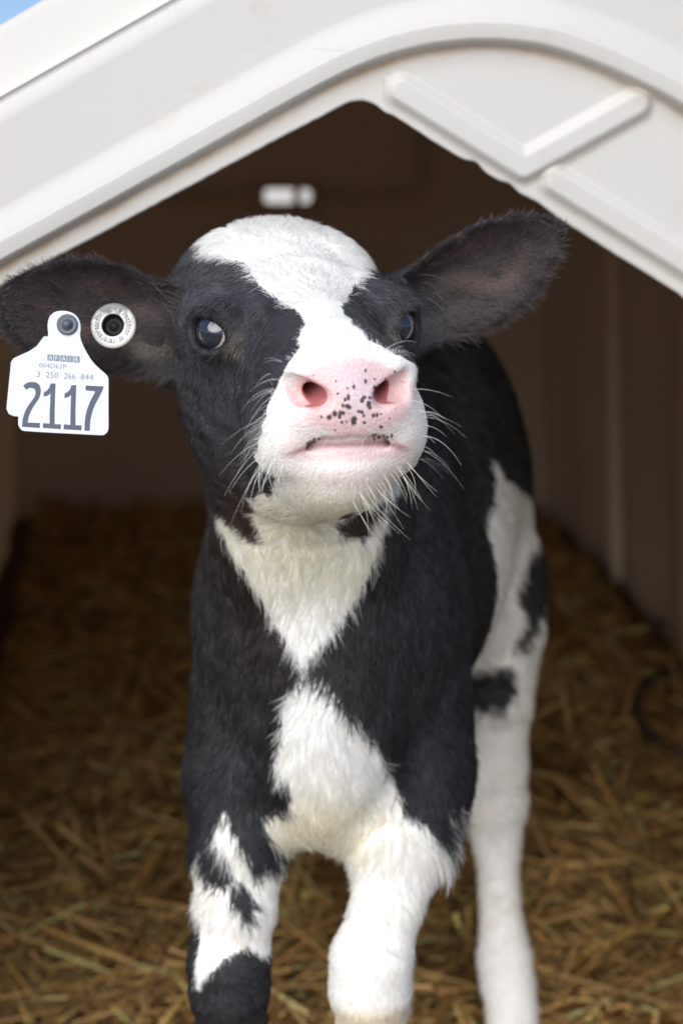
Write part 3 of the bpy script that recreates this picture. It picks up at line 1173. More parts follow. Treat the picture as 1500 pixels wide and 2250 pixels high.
NV = grad(V)
NV /= np.linalg.norm(NV, axis=1)[:, None] + 1e-9

# ------------------------------------------------------------------ coat pattern: outlines of the patches, seen square-on from in front
BLAZE = [(462, 440), (452, 520), (456, 560), (480, 562), (520, 572), (545, 590), (565, 620), (590, 645), (625, 668), (655, 685), (668, 705), (660, 745), (640, 785), (615, 830), (590, 885), (572, 950), (560, 1005), (575, 1040), (608, 1050), (600, 1075), (560, 1095), (556, 1140), (575, 1190), (620, 1215), (720, 1210), (745, 1185), (735, 1155), (770, 1125), (830, 1110), (860, 1092), (960, 1060), (990, 950), (960, 860), (905, 800), (850, 770), (815, 745), (785, 715), (755, 690), (752, 670), (775, 640), (800, 600), (812, 565), (845, 545), (850, 440)]
PINK = [(640, 838), (668, 812), (700, 795), (760, 782), (820, 786), (870, 797), (900, 815), (908, 850), (897, 888), (880, 925), (872, 958), (858, 968), (800, 962), (720, 966), (690, 974), (678, 955), (690, 915), (665, 898), (648, 870)]
LIP = [(640, 992), (690, 973), (760, 962), (850, 962), (888, 975), (880, 1010), (820, 1030), (740, 1035), (670, 1020)]
THROAT = [(470, 1135), (482, 1132), (505, 1150), (540, 1175), (575, 1195), (640, 1180), (745, 1178), (790, 1180), (815, 1155), (850, 1105), (845, 1160), (825, 1220), (795, 1285), (760, 1350), (715, 1405), (675, 1450), (660, 1485), (648, 1455), (625, 1400), (590, 1345), (560, 1295), (525, 1240), (498, 1195)]
BRISKET = [(622, 1555), (635, 1515), (660, 1492), (690, 1490), (725, 1510), (750, 1545), (768, 1590), (778, 1570), (800, 1600), (835, 1650), (862, 1700), (878, 1760), (900, 1795), (940, 1815), (962, 1850), (985, 1790), (1015, 1765), (1010, 1830), (975, 1910), (930, 2010), (935, 2300), (690, 2300), (690, 1900), (640, 1880), (590, 1850), (575, 1800), (605, 1780), (640, 1765), (632, 1720), (600, 1690), (598, 1655), (620, 1640)]
SHIN = [(424, 1905), (440, 1872), (452, 1905), (462, 1940), (490, 1955), (515, 1930), (500, 1880), (470, 1845), (480, 1790), (500, 1790), (520, 1840), (545, 1890), (560, 1930), (590, 1900), (640, 1870), (640, 1990), (600, 2080), (575, 2105), (540, 2080), (500, 2105), (470, 2130), (440, 2165), (428, 2170), (430, 2120), (440, 2060), (428, 2000)]
SHIN_SPOT = [(508, 1945), (530, 1935), (550, 1965), (555, 2010), (545, 2028), (520, 2000), (505, 1970)]
FLANK = [(1072, 1005), (1082, 1010), (1098, 1045), (1140, 1060), (1172, 1095), (1182, 1150), (1180, 1200), (1160, 1215), (1145, 1265), (1130, 1305), (1148, 1345), (1140, 1385), (1118, 1435), (1100, 1460), (1060, 1468), (1000, 1475), (1020, 1350), (1034, 1230), (1060, 1130), (1078, 1085)]
HINDLEG = [(1215, 1290), (1195, 1325), (1175, 1385), (1150, 1425), (1112, 1432), (1095, 1462), (1135, 1472), (1135, 1520), (1110, 1550), (1070, 1560), (1040, 1545), (960, 1580), (960, 2400), (1300, 2400), (1300, 1290)]
SPOTS = [(803, 814, 3), (867, 815, 4), (738, 838, 3), (803, 838, 4), (823, 833, 3), (777, 850, 4), (823, 852, 5), (763, 853, 3), (742, 865, 4), (765, 873, 5), (758, 878, 4), (800, 873, 6), (812, 874, 5), (795, 880, 6), (762, 892, 7), (767, 895, 6), (753, 891, 4), (810, 888, 7), (812, 896, 6), (735, 909, 7), (723, 917, 7), (706, 916, 4), (748, 907, 6), (754, 908, 5), (746, 914, 5), (788, 904, 5), (795, 906, 5), (820, 913, 5), (828, 912, 4), (837, 910, 3), (777, 925, 8), (780, 921, 6), (800, 929, 5), (751, 928, 4), (761, 927, 3), (855, 920, 3), (837, 938, 5), (736, 945, 3), (799, 914, 4), (688, 824, 2), (846, 832, 2), (690, 968, 6), (682, 972, 6), (700, 964, 5), (676, 976, 5), (820, 957, 6), (832, 960, 7), (842, 958, 6), (850, 961, 6), (860, 958, 5), (822, 966, 4), (780, 968, 2), (802, 968, 2), (750, 966, 2), (825, 955, 5)]

C_BLACK = npv(0.026, 0.026, 0.029)
C_WHITE = npv(0.90, 0.885, 0.845)
C_PINK = npv(0.80, 0.57, 0.555)
C_SKIN = npv(0.75, 0.60, 0.54)


def coat(P, N, jit=0.0):
    """base colour and fur share at points of the skin"""
    n = len(P)
    u, v = project(P)
    if jit:
        u = u + rng.normal(size=n) * jit
        v = v + rng.normal(size=n) * jit
    u = u + 5 * wob(P, 0.012, 1)
    v = v + 5 * wob(P, 0.012, 5)
    L = local(P)
    head = (L[:, 2] > -0.085) & (P[:, 2] > 0.70) & (P[:, 1] < 1.33)
    hind = P[:, 1] > 1.52
    fore = ~head & ~hind
    facing = N @ TOC > -0.25
    white = np.zeros(n, bool)
    white |= head & facing & inpoly(u, v, BLAZE)
    thr = inpoly(u, v, THROAT)
    white |= (fore | (head & (L[:, 2] < 0.02) & (L[:, 1] < -0.02))) & facing & thr
    white |= fore & facing & inpoly(u, v, BRISKET)
    white |= fore & inpoly(u, v, SHIN) & ~inpoly(u, v, SHIN_SPOT)
    white |= hind & (inpoly(u, v, FLANK) & facing | inpoly(u, v, HINDLEG))
    white |= (P[:, 2] < 0.22) & ~((P[:, 0] < -0.03) & (P[:, 1] < 1.5) & (P[:, 2] > 0.12))
    white |= hind & (P[:, 0] < 0.075) & (P[:, 2] < 0.42)
    white |= fore & (P[:, 2] < 0.42) & (np.abs(P[:, 0] + 0.0) < 0.06) & (P[:, 1] > 1.33)
    for e in EARS:
        t, b, c = e[5](P[:, 0], P[:, 1], P[:, 2])
        white &= ~((t > 0.02) & (t < 1.1) & (np.abs(b) < 0.06) & (np.abs(c) < 0.05))
    C = np.where(white[:, None], C_WHITE, C_BLACK)
    # creamy tint on throat and brisket, milk stains
    q = np.exp(-((v - 1190) / 110) ** 2 - ((u - 680) / 200) ** 2) + fore * np.exp(-((v - 1820) / 80) ** 2 - ((u - 700) / 120) ** 2) + fore * np.exp(-((v - 2250) / 30) ** 2)
    q = np.clip(q * (1 + 0.3 * wob(P, 0.02, 2)), 0, 1)[:, None] * white[:, None]
    C = C * (1 - q * npv(0.0, 0.04, 0.16))
    q = (0.28 * np.clip(wob(P, 0.035, 4) * wob(P, 0.013, 7) + 0.1, 0, 1) * (P[:, 2] < 0.5) * white)[:, None]
    C = C * (1 - q * npv(0.25, 0.36, 0.52))
    q = (np.exp(-((v - 2245) / 28) ** 2) * (fore & white & (u > 690)) * 0.22)[:, None]
    C = C * (1 - q * npv(0.10, 0.28, 0.55))
    # brownish tint of the black coat on jaw and brisket
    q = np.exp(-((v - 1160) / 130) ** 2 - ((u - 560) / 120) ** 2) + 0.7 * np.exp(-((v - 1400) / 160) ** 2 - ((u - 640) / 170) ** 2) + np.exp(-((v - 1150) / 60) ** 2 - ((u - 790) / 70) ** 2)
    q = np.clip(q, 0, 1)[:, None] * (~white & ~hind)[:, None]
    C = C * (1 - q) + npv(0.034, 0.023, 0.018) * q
    fur = np.ones(n)
    # bare nose, lips
    nose = head & (L[:, 2] > 0.13) & facing
    pk_ = nose & inpoly(u, v, PINK)
    lp_ = nose & inpoly(u, v, LIP)
    du = np.abs(u - 772) / 150
    wq = wob(P, 0.006, 2)
    e1 = np.hypot((u - 775) / 138, (v - 872) / (92 if True else 1)) + 0.06 * wq
    e2 = np.hypot((u - 768) / 128, (v - 988) / 30) + 0.06 * wq
    e3 = np.hypot((u - 775) / 190, (v - 940) / 165)
    pinkness = np.maximum(1 - sstep(0.80, 1.15, e1), 0.8 * (1 - sstep(0.7, 1.4, e2)))
    pinkness = np.maximum(pinkness, 0.30 * (1 - sstep(0.6, 1.05, e3))) * nose
    pk_ = nose & (e1 < 0.98)
    lp_ = nose & (e2 < 1.0)
    near = nose & (e3 < 0.9) & ~pk_ & ~lp_
    C = C * (1 - pinkness[:, None]) + C_PINK * pinkness[:, None]
    # paler, cooler centre of the pad; rosier round the nostrils
    q = (np.exp(-((u - 790) / 55) ** 2 - ((v - 860) / 60) ** 2) * pinkness)[:, None]
    C = C * (1 - q) + npv(0.74, 0.60, 0.635) * q
    q = (0.55 * (np.exp(-((u - 690) / 45) ** 2 - ((v - 868) / 32) ** 2) + np.exp(-((u - 858) / 28) ** 2 - ((v - 862) / 32) ** 2)) * nose)[:, None]
    C = C * (1 - q) + npv(0.78, 0.43, 0.40) * q
    q = (0.25 * pinkness * np.clip(wob(P, 0.0022, 6) * 0.8 + wob(P, 0.0009, 3) * 0.5, 0, 1))[:, None]
    C = C * (1 - q) + npv(0.70, 0.36, 0.37) * q
    fur[pk_] = 0.0
    fur[lp_] = 0.18
    fur[near] = 0.7
    un, vn = project(P)
    dark = np.zeros(n)
    for a, b, r in SPOTS:
        r = r * (0.78 if b > 950 else 1.0)
        q = np.hypot(un - a + 0.08 * r * np.sin(vn * 0.9 + a), (vn - b + 0.08 * r * np.sin(un * 0.8 + b)) * (0.85 + 0.3 * math.sin(a))) / r
        dark = np.maximum(dark, 1 - sstep(0.62, 1.02, q))
    dark = (dark * 0.94 * (nose & (pk_ | lp_ | (fur < 1))))[:, None]
    C = C * (1 - dark) + npv(0.03, 0.026, 0.026) * dark
    # lip pigment and the groove's shade, painted as a darker margin
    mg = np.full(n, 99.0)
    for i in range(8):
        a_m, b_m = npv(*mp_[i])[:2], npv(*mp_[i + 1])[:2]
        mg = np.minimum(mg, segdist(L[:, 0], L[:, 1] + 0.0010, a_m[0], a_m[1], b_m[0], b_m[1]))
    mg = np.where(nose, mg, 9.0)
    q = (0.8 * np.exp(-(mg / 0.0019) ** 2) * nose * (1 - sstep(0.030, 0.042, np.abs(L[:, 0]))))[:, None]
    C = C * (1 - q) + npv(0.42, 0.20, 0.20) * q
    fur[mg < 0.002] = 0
    # inside of nostrils
    for e in (-1, 1):
        q = head & (np.abs(L[:, 0] - e * 0.0265) < 0.015) & (L[:, 2] > 0.15) & (np.abs(L[:, 1] + 0.004) < 0.015)
        dh = np.full(n, 9.0)
        for a_n, b_n in ((npv(e * 0.0190, -0.0110, 0.200), npv(e * 0.0210, -0.0030, 0.160)), (npv(e * 0.0190, -0.0110, 0.199), npv(e * 0.0290, -0.0075, 0.190))):
            tt = np.clip(((L - a_n) @ (b_n - a_n)) / np.sum((b_n - a_n) ** 2), 0, 1)
            dh = np.minimum(dh, np.linalg.norm(L - a_n - tt[:, None] * (b_n - a_n), axis=1))
        hole = head & (dh < 0.0068) & (L[:, 2] < 0.1945)
        C[hole] = npv(0.50, 0.18, 0.18)
        fur[q] = 0.0
    # ears: pinkish brown skin showing inside
    for e in EARS:
        t, b, c = e[5](P[:, 0], P[:, 1], P[:, 2])
        on = (t > 0.03) & (t < 1.02) & (np.abs(b) < 0.05) & (np.abs(c) < 0.045) & (N @ e[3] > 0.1)
        wv = np.where(b > 0, np.interp(t, e[6][:, 0], e[6][:, 1]), np.interp(t, e[7][:, 0], e[7][:, 1])) + 1e-5
        x = np.abs(b) / wv
        band = np.exp(-((b + 0.006 - 0.010 * np.sin(t * 9)) / 0.007) ** 2) * sstep(0.05, 0.3, t) * (1 - sstep(0.6, 0.85, t))
        band = np.maximum(band, 0.5 * np.exp(-((b - 0.016) / 0.006) ** 2) * sstep(0.2, 0.4, t) * (1 - sstep(0.5, 0.75, t)))
        skin = npv(0.030, 0.024, 0.024) * (1 - band[:, None]) + npv(0.066, 0.042, 0.038) * band[:, None]
        C[on] = skin[on]
        fur[on] = np.where(x > 0.72, 1.0, 0.45 + 0.4 * (1 - band))[on]
    # dark bare rims of the eyelids
    for (c, nd, ta, tb) in EYES:
        q = L - c
        rr = np.hypot((q @ ta) / 0.0165, (q @ tb) / 0.0132)
        rim = head & (q @ nd > 0.002) & (rr < 1.22)
        C[rim] = npv(0.012, 0.011, 0.012)
        fur[rim] = 0.0
        q = (np.exp(-(((q @ ta - 0.021) / 0.007) ** 2 + ((q @ tb + 0.002) / 0.007) ** 2)) * head * (rr > 1.15) * np.clip(0.6 + 0.5 * wob(P, 0.003, 4), 0, 1))[:, None]
        C = C * (1 - q) + npv(0.13, 0.11, 0.09) * q
    hoof = P[:, 2] < 0.052
    C[hoof] = npv(0.12, 0.095, 0.07)
    fur[hoof] = 0
    return C, fur


calf = empty('calf', (0.0, 1.45, 0.0))
tag(calf, 'young black and white dairy calf standing in the hutch doorway, muzzle raised', 'calf')
CO = np.array([0.0, 1.45, 0.0])
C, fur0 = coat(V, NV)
body = mesh_np('body', V - CO, Fq, M_HIDE, calf)
body.data.attributes.new('bare', 'FLOAT', 'POINT').data.foreach_set('value', ((fur0 < 0.05) & (C[:, 0] > 0.3)).astype(np.float32))
ca = body.data.color_attributes.new('col', 'FLOAT_COLOR', 'POINT')
ca.data.foreach_set('color', np.concatenate([C, np.ones((len(C), 1))], 1).astype(np.float32).ravel())
print('calf verts', len(V), 'faces', len(Fq))

# ------------------------------------------------------------------ eyes
for e, (c, nd, ta, tb) in zip((-1, 1), EYES):
    ctr = hl(*(c + nd * -0.0016))
    R3 = HR @ np.stack([ta, tb, nd], 1)
    nu, nv_ = 40, 26
    Ve, Ce = [], []
    for i in range(nv_ + 1):
        th = math.pi * 0.62 * i / nv_
        for j in range(nu):
            ph = 2 * math.pi * j / nu
            r = 0.0175
            x, y, z = r * math.sin(th) * math.cos(ph), r * math.sin(th) * math.sin(ph), r * math.cos(th)
            z += 0.0014 * math.exp(-(th / 0.55) ** 2)
            Ve.append(ctr + R3 @ npv(x, y, z))
            px_, py_ = x / 0.0050 - 0.1, y / 0.0034
            if px_ * px_ + py_ * py_ < 1:
                col = (0.010, 0.013, 0.022)
            elif math.hypot(x + 0.0012, y) < 0.0124:
                q = math.hypot(x + 0.0012, y) / 0.0124
                col = (0.012 + 0.014 * (1 - q), 0.014 + 0.018 * (1 - q), 0.022 + 0.026 * (1 - q))
            elif x > 0:
                col = (0.55, 0.43, 0.44)
            else:
                col = (0.10, 0.075, 0.07)
            Ce.append((*col, 1))
    Fe = [(i * nu + j, (i + 1) * nu + j, (i + 1) * nu + (j + 1) % nu, i * nu + (j + 1) % nu) for i in range(nv_) for j in range(nu)]
    eo = mesh_np('eye', np.array(Ve) - CO, Fe, M_EYE, calf)
    eo.data.color_attributes.new('col', 'FLOAT_COLOR', 'POINT').data.foreach_set('color', np.array(Ce, np.float32).ravel())

# ------------------------------------------------------------------ fur


def make_curves(name, pts, rad, col, material, parent):
    """pts (n,k,3), rad (n,k), col (n,3)"""
    n, k = pts.shape[:2]
    hc = bpy.data.hair_curves.new(name)
    hc.add_curves([k] * n)
    hc.attributes['position'].data.foreach_set('vector', pts.astype(np.float32).ravel())
    ra = hc.attributes.get('radius') or hc.attributes.new('radius', 'FLOAT', 'POINT')
    ra.data.foreach_set('value', rad.astype(np.float32).ravel())
    co = hc.attributes.new('col', 'FLOAT_COLOR', 'CURVE')
    co.data.foreach_set('color', np.concatenate([col, np.ones((n, 1))], 1).astype(np.float32).ravel())
    hc.materials.append(material)
    o = bpy.data.objects.new(name, hc)
    return link(o, parent)


def unit(a):
    return a / (np.linalg.norm(a, axis=1)[:, None] + 1e-9)


def sample_skin(n):
    T = np.concatenate([Fq[:, [0, 1, 2]], Fq[:, [0, 2, 3]]])
    a, b, c = V[T[:, 0]], V[T[:, 1]], V[T[:, 2]]
    ar = 0.5 * np.linalg.norm(np.cross(b - a, c - a), axis=1)
    cen = (a + b + c) / 3
    L = local(cen)
    headm = (L[:, 2] > -0.085) & (cen[:, 2] > 0.70) & (cen[:, 1] < 1.33)
    nf = NV[T[:, 0]] @ TOC
    d = np.where(headm, 3.4, np.where(cen[:, 1] < 1.5, 1.0, 0.75))
    d *= np.where(nf > -0.35, 1.0, 0.3)
    d *= np.where(cen[:, 2] < 0.2, 0.35, 1.0)
    d *= fur0[T].mean(1) * 0.9 + 0.1
    wgt = ar * d
    cum = np.cumsum(wgt)
    i = np.searchsorted(cum, rng.uniform(0, cum[-1], n))
    i = np.clip(i, 0, len(T) - 1)
    r1, r2 = np.sqrt(rng.uniform(size=n)), rng.uniform(size=n)
    w0, w1, w2 = 1 - r1, r1 * (1 - r2), r1 * r2
    P = a[i] * w0[:, None] + b[i] * w1[:, None] + c[i] * w2[:, None]
    N = unit(NV[T[i, 0]] * w0[:, None] + NV[T[i, 1]] * w1[:, None] + NV[T[i, 2]] * w2[:, None])
    return P, N


def grow(n):
    P, N = sample_skin(n)
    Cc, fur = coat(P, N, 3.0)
    keep = rng.uniform(size=n) < fur
    P, N, Cc, fur = P[keep], N[keep], Cc[keep], fur[keep]
    n = len(P)
    L = local(P)
    head = (L[:, 2] > -0.085) & (P[:, 2] > 0.70) & (P[:, 1] < 1.33)
    fl = np.tile(npv(0.05, 0.35, -0.95), (n, 1))            # body: down and back
    neck = ~head & (P[:, 1] < 1.42) & (P[:, 2] > 0.55)
    fl[neck] = npv(0.0, 0.1, -1.0)
    # face: away from the whorl between and above the eyes; below the eyes towards the cheeks
    wh = npv(-0.004, 0.036, 0.132)
    q = L - wh
    fh = q.copy()
    fh[:, 2] *= np.where(q[:, 2] > 0, 0.6, 1.2)
    fh[:, 2] -= 0.004
    fh[:, 1] *= 0.3
    side = np.abs(L[:, 0]) > 0.03
    fh[side] = np.stack([0.25 * np.sign(L[side, 0]), np.full(side.sum(), -0.75), np.full(side.sum(), -0.25)], 1)
    jaw = L[:, 1] < -0.05
    fh[jaw] = np.stack([0.5 * np.sign(L[jaw, 0]), np.full(jaw.sum(), -0.6), np.full(jaw.sum(), -0.6)], 1)
    muz = L[:, 2] > 0.12
    fh[muz] = np.stack([L[muz, 0] * 14, (L[muz, 1] + 0.01) * 10, np.full(muz.sum(), -0.55)], 1)
    chin = muz & (L[:, 1] < -0.055)
    fh[chin] = np.stack([L[chin, 0] * 8, np.full(chin.sum(), -0.9), np.full(chin.sum(), -0.1)], 1)
    fl[head] = unit(fh[head]) @ HR.T
    ln = np.where(head, 0.0075, 0.015)
    ln = np.where(head & (L[:, 1] > 0.03), 0.0085 + 0.006 * sstep(0.01, -0.05, L[:, 2]) + 0.003 * sstep(0.03, 0.09, L[:, 2]), ln)
    ln = np.where(head & muz, 0.0052, ln)
    ln = np.where(head & jaw & ~muz, 0.011, ln)
    ln = np.where(chin & head, 0.0075, ln)
    u, v = project(P)
    chest = ~head & (P[:, 1] < 1.42) & (v > 1150) & (v < 1900)
    ln = np.where(chest, 0.019, ln)
    ln = np.where(~head & (P[:, 2] < 0.40), 0.0085, ln)
    ln = np.where(~head & (P[:, 2] < 0.33), np.where(P[:, 1] > 1.5, 0.011, 0.0065), ln)
    tuft = ~head & (np.hypot(u - 985, v - 1820) < 60) & (P[:, 1] < 1.45)
    ln = np.where(tuft, 0.032, ln)
    bris = ~head & (P[:, 1] < 1.40) & (v > 1790) & (v < 1880) & (u > 560) & (u < 780)
    ln = np.where(bris, 0.024, ln)
    lift = np.where(head, 0.30, 0.30)
    lift = np.where(head & (L[:, 1] > 0.03), 0.30 + 0.35 * sstep(0.0, -0.06, L[:, 2]), lift)
    isear = np.zeros(n, bool)
    for e in EARS:
        t, b, c = e[5](P[:, 0], P[:, 1], P[:, 2])
        wv = np.where(b > 0, np.interp(t, e[6][:, 0], e[6][:, 1]), np.interp(t, e[7][:, 0], e[7][:, 1])) + 1e-5
        on = (t > 0.0) & (t < 1.05) & (np.abs(b) < 0.055) & (np.abs(c) < 0.05)
        x = b / wv
        fl[on] = (e[1][None] * 1.0 + e[2][None] * (x * 0.9)[:, None])[on]
        edge = on & (np.abs(x) > 0.75)
        ln = np.where(on, 0.0085, ln)
        ln = np.where(edge & (b < 0), 0.012, ln)
        lift = np.where(on, 0.28, lift)
        isear |= on
    fl = unit(fl)
    fl = fl - N * (fl * N).sum(1)[:, None]
    # locks: smooth swirls shared by neighbours, finer frizz on top
    k1, k2 = (0.016, 0.005)
    w1 = np.stack([wob(P, k1, s) for s in (0, 3, 6)], 1)
    w2 = np.stack([wob(P, k2, s) for s in (1, 4, 7)], 1)
    amp = np.where(head & ~isear, 0.22, 0.36)[:, None]
    fl = unit(fl) + amp * w1 + 0.28 * w2 + 0.16 * rng.normal(size=(n, 3))
    fl = unit(fl - N * (fl * N).sum(1)[:, None])
    lift = np.clip(lift + 0.10 * w1[:, 0] + 0.10 * rng.normal(size=n), 0.05, 0.9)
    ln = ln * rng.uniform(0.65, 1.2, n)
    d0 = unit(fl * np.cos(lift)[:, None] + N * np.sin(lift)[:, None])
    K = 4
    s = np.linspace(0, 1, K)
    curl = unit(fl - 0.35 * N + 0.2 * w2)
    pts = np.stack([P - N * 0.0006 + ln[:, None] * (d0 * t + (curl - d0) * (t * t * 0.42)) for t in s], 1)
    dark = Cc.mean(1) < 0.1
    r0 = np.where(head, 0.00013, 0.00022) * rng.uniform(0.8, 1.25, n)
    r0 = np.where(P[:, 1] > 1.5, r0 * 1.6, r0)
    rad = r0[:, None] * np.array([1.0, 0.95, 0.7, 0.22])
    var = rng.uniform(0.92, 1.1, n)
    var = np.where(dark, rng.uniform(0.7, 1.9, n) * np.where(head, 3.0, 1.25) * np.clip(1 + 0.38 * w1[:, 1] + 0.25 * w2[:, 0], 0.4, 2.0), var)  # sheen painted in: head hair lightened, streaks put into the dark colour
    col = np.clip(Cc * var[:, None] * np.where(dark, 1.0, 1.06)[:, None], 0, 0.96)
    # short warm undercoat hairs near the cheeks stay as they are
    return pts, rad, col


if FUR > 0:
    pts, rad, col = grow(int(420000 * FUR))
    make_curves('fur', pts - CO, rad, col, M_FUR, calf)
    print('fur strands', len(pts))

# ------------------------------------------------------------------ whiskers and long curled hairs
M_WHISK = make_attr('whisker', 'col', 0.35, 0.5)


def on_skin(P0, d, far=0.12):
    """march from P0 along d to the skin"""
    p = np.array(P0, float)
    for _ in range(60):
        f = field_points(p[None])[0]
        if f < 0.0003:
            break
        p = p + d * min(f, 0.01) * 0.8
    return p


wp, wr, wc = [], [], []


def whisker(u, v, Y, dirpx, ln, bend, col=(0.8, 0.79, 0.76), r=0.00022):
    a = W(u, v, Y)
    ray = unit((W(u, v, Y + 0.1) - a)[None])[0]
    p = on_skin(a, ray)
    nn = unit(grad(p[None]))[0]
    d = RGT * dirpx[0] - UPV * dirpx[1]
    d = unit((d + 0.55 * nn)[None])[0]
    b = RGT * bend[0] - UPV * bend[1]
    s = np.linspace(0, 1, 9)
    wp.append(np.array([p - nn * 0.001 + ln * (d * t + b * t * t * 0.6) for t in s]))
    wr.append(r * (1 - 0.85 * s))
    wc.append(col)


R_ = random.Random(11)
for i in range(38):           # left cheek: sweeping out and down
    t = R_.random()
    u, v = 600 - 30 * t + R_.uniform(-4, 26), 800 + 235 * t + R_.uniform(-14, 14)
    whisker(u, v, 1.0, (-0.9 + R_.uniform(-.15, .3), -0.15 + 0.75 * t + R_.uniform(-.3, .3)), R_.uniform(0.010, 0.030), (R_.uniform(-0.2, 0.35), R_.uniform(0.6, 1.3)), r=R_.uniform(0.00008, 0.00015))
for i in range(16):           # left corner of the mouth: curls
    u, v = R_.uniform(568, 625), R_.uniform(985, 1050)
    whisker(u, v, 1.0, (-0.5, 0.8), R_.uniform(0.012, 0.028), (R_.uniform(0.3, 1.3), 0.1), r=0.00015)
for i in range(24):           # right cheek
    t = R_.random()
    u, v = 850 + 85 * min(1, t * 1.6) + R_.uniform(-16, 2), 765 + 250 * t + R_.uniform(-10, 10)
    whisker(u, v, 1.0, (0.85 + R_.uniform(-.2, .2), -0.45 + 0.7 * t + R_.uniform(-.25, .25)), R_.uniform(0.008, 0.027), (R_.uniform(-0.25, 0.15), R_.uniform(0.5, 1.1)), r=R_.uniform(0.00008, 0.00015))
for i in range(30):           # right of the chin: a beard of pale hairs
    t = R_.random()
    u, v = 905 - 140 * t + R_.uniform(-12, 12), 1020 + 85 * t + R_.uniform(-14, 10)
    whisker(u, v, 1.0, (0.55, 0.8), R_.uniform(0.014, 0.032), (R_.uniform(-0.9, 0.6), R_.uniform(-0.2, 0.6)), (0.74, 0.70, 0.6), 0.00015)
for i in range(26):           # lips and chin
    u, v = R_.uniform(640, 880), R_.uniform(985, 1085)
    whisker(u, v, 1.0, (R_.uniform(-0.6, 0.6), 0.7), R_.uniform(0.005, 0.012), (R_.uniform(-0.4, 0.4), 0.6), (0.8, 0.76, 0.7), 0.00011)
for i in range(10):
    u, v = R_.uniform(650, 870), R_.uniform(925, 965)
    whisker(u, v, 1.0, (R_.uniform(-0.5, 0.5), -0.2), R_.uniform(0.008, 0.016), (R_.uniform(-0.5, 0.5), 0.4), (0.8, 0.76, 0.74), 0.00012)
wh_o = make_curves('whiskers', np.array(wp) - CO, np.array(wr), np.array(wc), M_WHISK, calf)
wp, wr, wc = [], [], []
for (u, v, dx, dy, ln, bx_, by_) in ((395, 655, -0.5, -0.7, 0.024, -0.4, 0.6), (392, 662, -0.8, -0.2, 0.020, -0.1, -0.9), (385, 668, -0.9, -0.4, 0.024, 0.3, -1.0), (380, 690, -0.6, -0.6, 0.022, 0.7, -0.5), (400, 640, 0.2, -0.9, 0.018, -0.5, -0.2), (388, 675, -0.7, 0.1, 0.018, -0.3, -0.9),
                                     (912, 610, 0.5, -0.7, 0.024, 0.8, 1.1), (920, 640, 0.8, -0.4, 0.028, 0.1, 1.4), (925, 655, 0.9, 0.0, 0.026, 0.2, 0.9), (930, 650, 0.9, 0.3, 0.036, 0.2, 1.0), (918, 625, 0.9, -0.6, 0.026, -0.4, 1.3), (940, 690, 0.9, 0.1, 0.022, -0.4, 0.9), (915, 600, 0.3, -0.9, 0.018, 0.7, 0.5), (925, 635, 0.4, -0.9, 0.022, 1.0, 0.7)):
    whisker(u, v, 1.05, (dx, dy), ln, (bx_, by_), (0.10, 0.10, 0.11), 0.00024)
for (c, nd, ta, tb) in EYES:          # lashes along the upper lid
    for q in np.linspace(0.35, 2.75, 22):
        p = hl(*(c + nd * (0.0150 - 0.0045 * (math.cos(q) ** 2)) + ta * 0.0172 * math.cos(q) + tb * 0.0148 * math.sin(q)))
        d = HR @ unit((nd * 1.0 + tb * (0.15 + 0.3 * R_.random()) + ta * (0.5 * math.cos(q) + R_.uniform(-.2, .2)))[None])[0]
        ln = R_.uniform(0.006, 0.011)
        sL = np.linspace(0, 1, 9)
        wp.append(np.array([p + ln * (d * t + (HR @ tb) * t * t * -0.35) for t in sL]))
        wr.append(0.00016 * (1 - 0.8 * sL))
        wc.append((0.03, 0.03, 0.032))
make_curves('long_hairs', np.array(wp) - CO, np.array(wr), np.array(wc), M_WHISK, calf)
# ------------------------------------------------------------------ ear tags
def px_plane(pts, origin_uv, Y, a, b):
    """photo pixels -> coordinates in the tag's own plane (a across, b down), origin at the stud"""
    s = mpp(origin_uv[1], Y)
    return [((p[0] - origin_uv[0]) * s, (p[1] - origin_uv[1]) * s) for p in pts]


def solid(outline, thick, z0=0.0, bevel=0.0):
    """a flat outline given thickness; faces towards +z = the viewer"""
    bm = bmesh.new()
    vs = [bm.verts.new((x, y, z0)) for x, y in outline]
    f = bm.faces.new(vs)
    bm.normal_update()
    if f.normal.z < 0:
        f.normal_flip()
    r = bmesh.ops.extrude_face_region(bm, geom=[f])
    for v in r['geom']:
        if isinstance(v, bmesh.types.BMVert):
            v.co.z += thick
    bmesh.ops.recalc_face_normals(bm, faces=bm.faces[:])
    if bevel:
        es = [e for e in bm.edges if len(e.link_faces) == 2 and abs(e.link_faces[0].normal.z) + abs(e.link_faces[1].normal.z) > 0.9 and abs(e.link_faces[0].normal.z - e.link_faces[1].normal.z) > 0.5]
        bmesh.ops.bevel(bm, geom=es, offset=bevel, segments=2, affect='EDGES', profile=0.5)
    bm.verts.index_update()
    V = [tuple(v.co) for v in bm.verts]
    F = [tuple(v.index for v in f.verts) for f in bm.faces]
    bm.free()
    return V, F


def text_mesh(body, size, z):
    cu = bpy.data.curves.new('print', 'FONT')
    cu.body = body
    cu.size = size
    cu.extrude = 0.00004
    cu.resolution_u = 3
    o = bpy.data.objects.new('print', cu)
    SC.collection.objects.link(o)
    bpy.context.view_layer.update()
    me = o.evaluated_get(bpy.context.evaluated_depsgraph_get()).to_mesh()
    V = [(v.co.x, v.co.y, v.co.z + z) for v in me.vertices]
    F = [tuple(p.vertices) for p in me.polygons]
    o.evaluated_get(bpy.context.evaluated_depsgraph_get()).to_mesh_clear()
    bpy.data.objects.remove(o)
    bpy.data.curves.remove(cu)
    return V, F


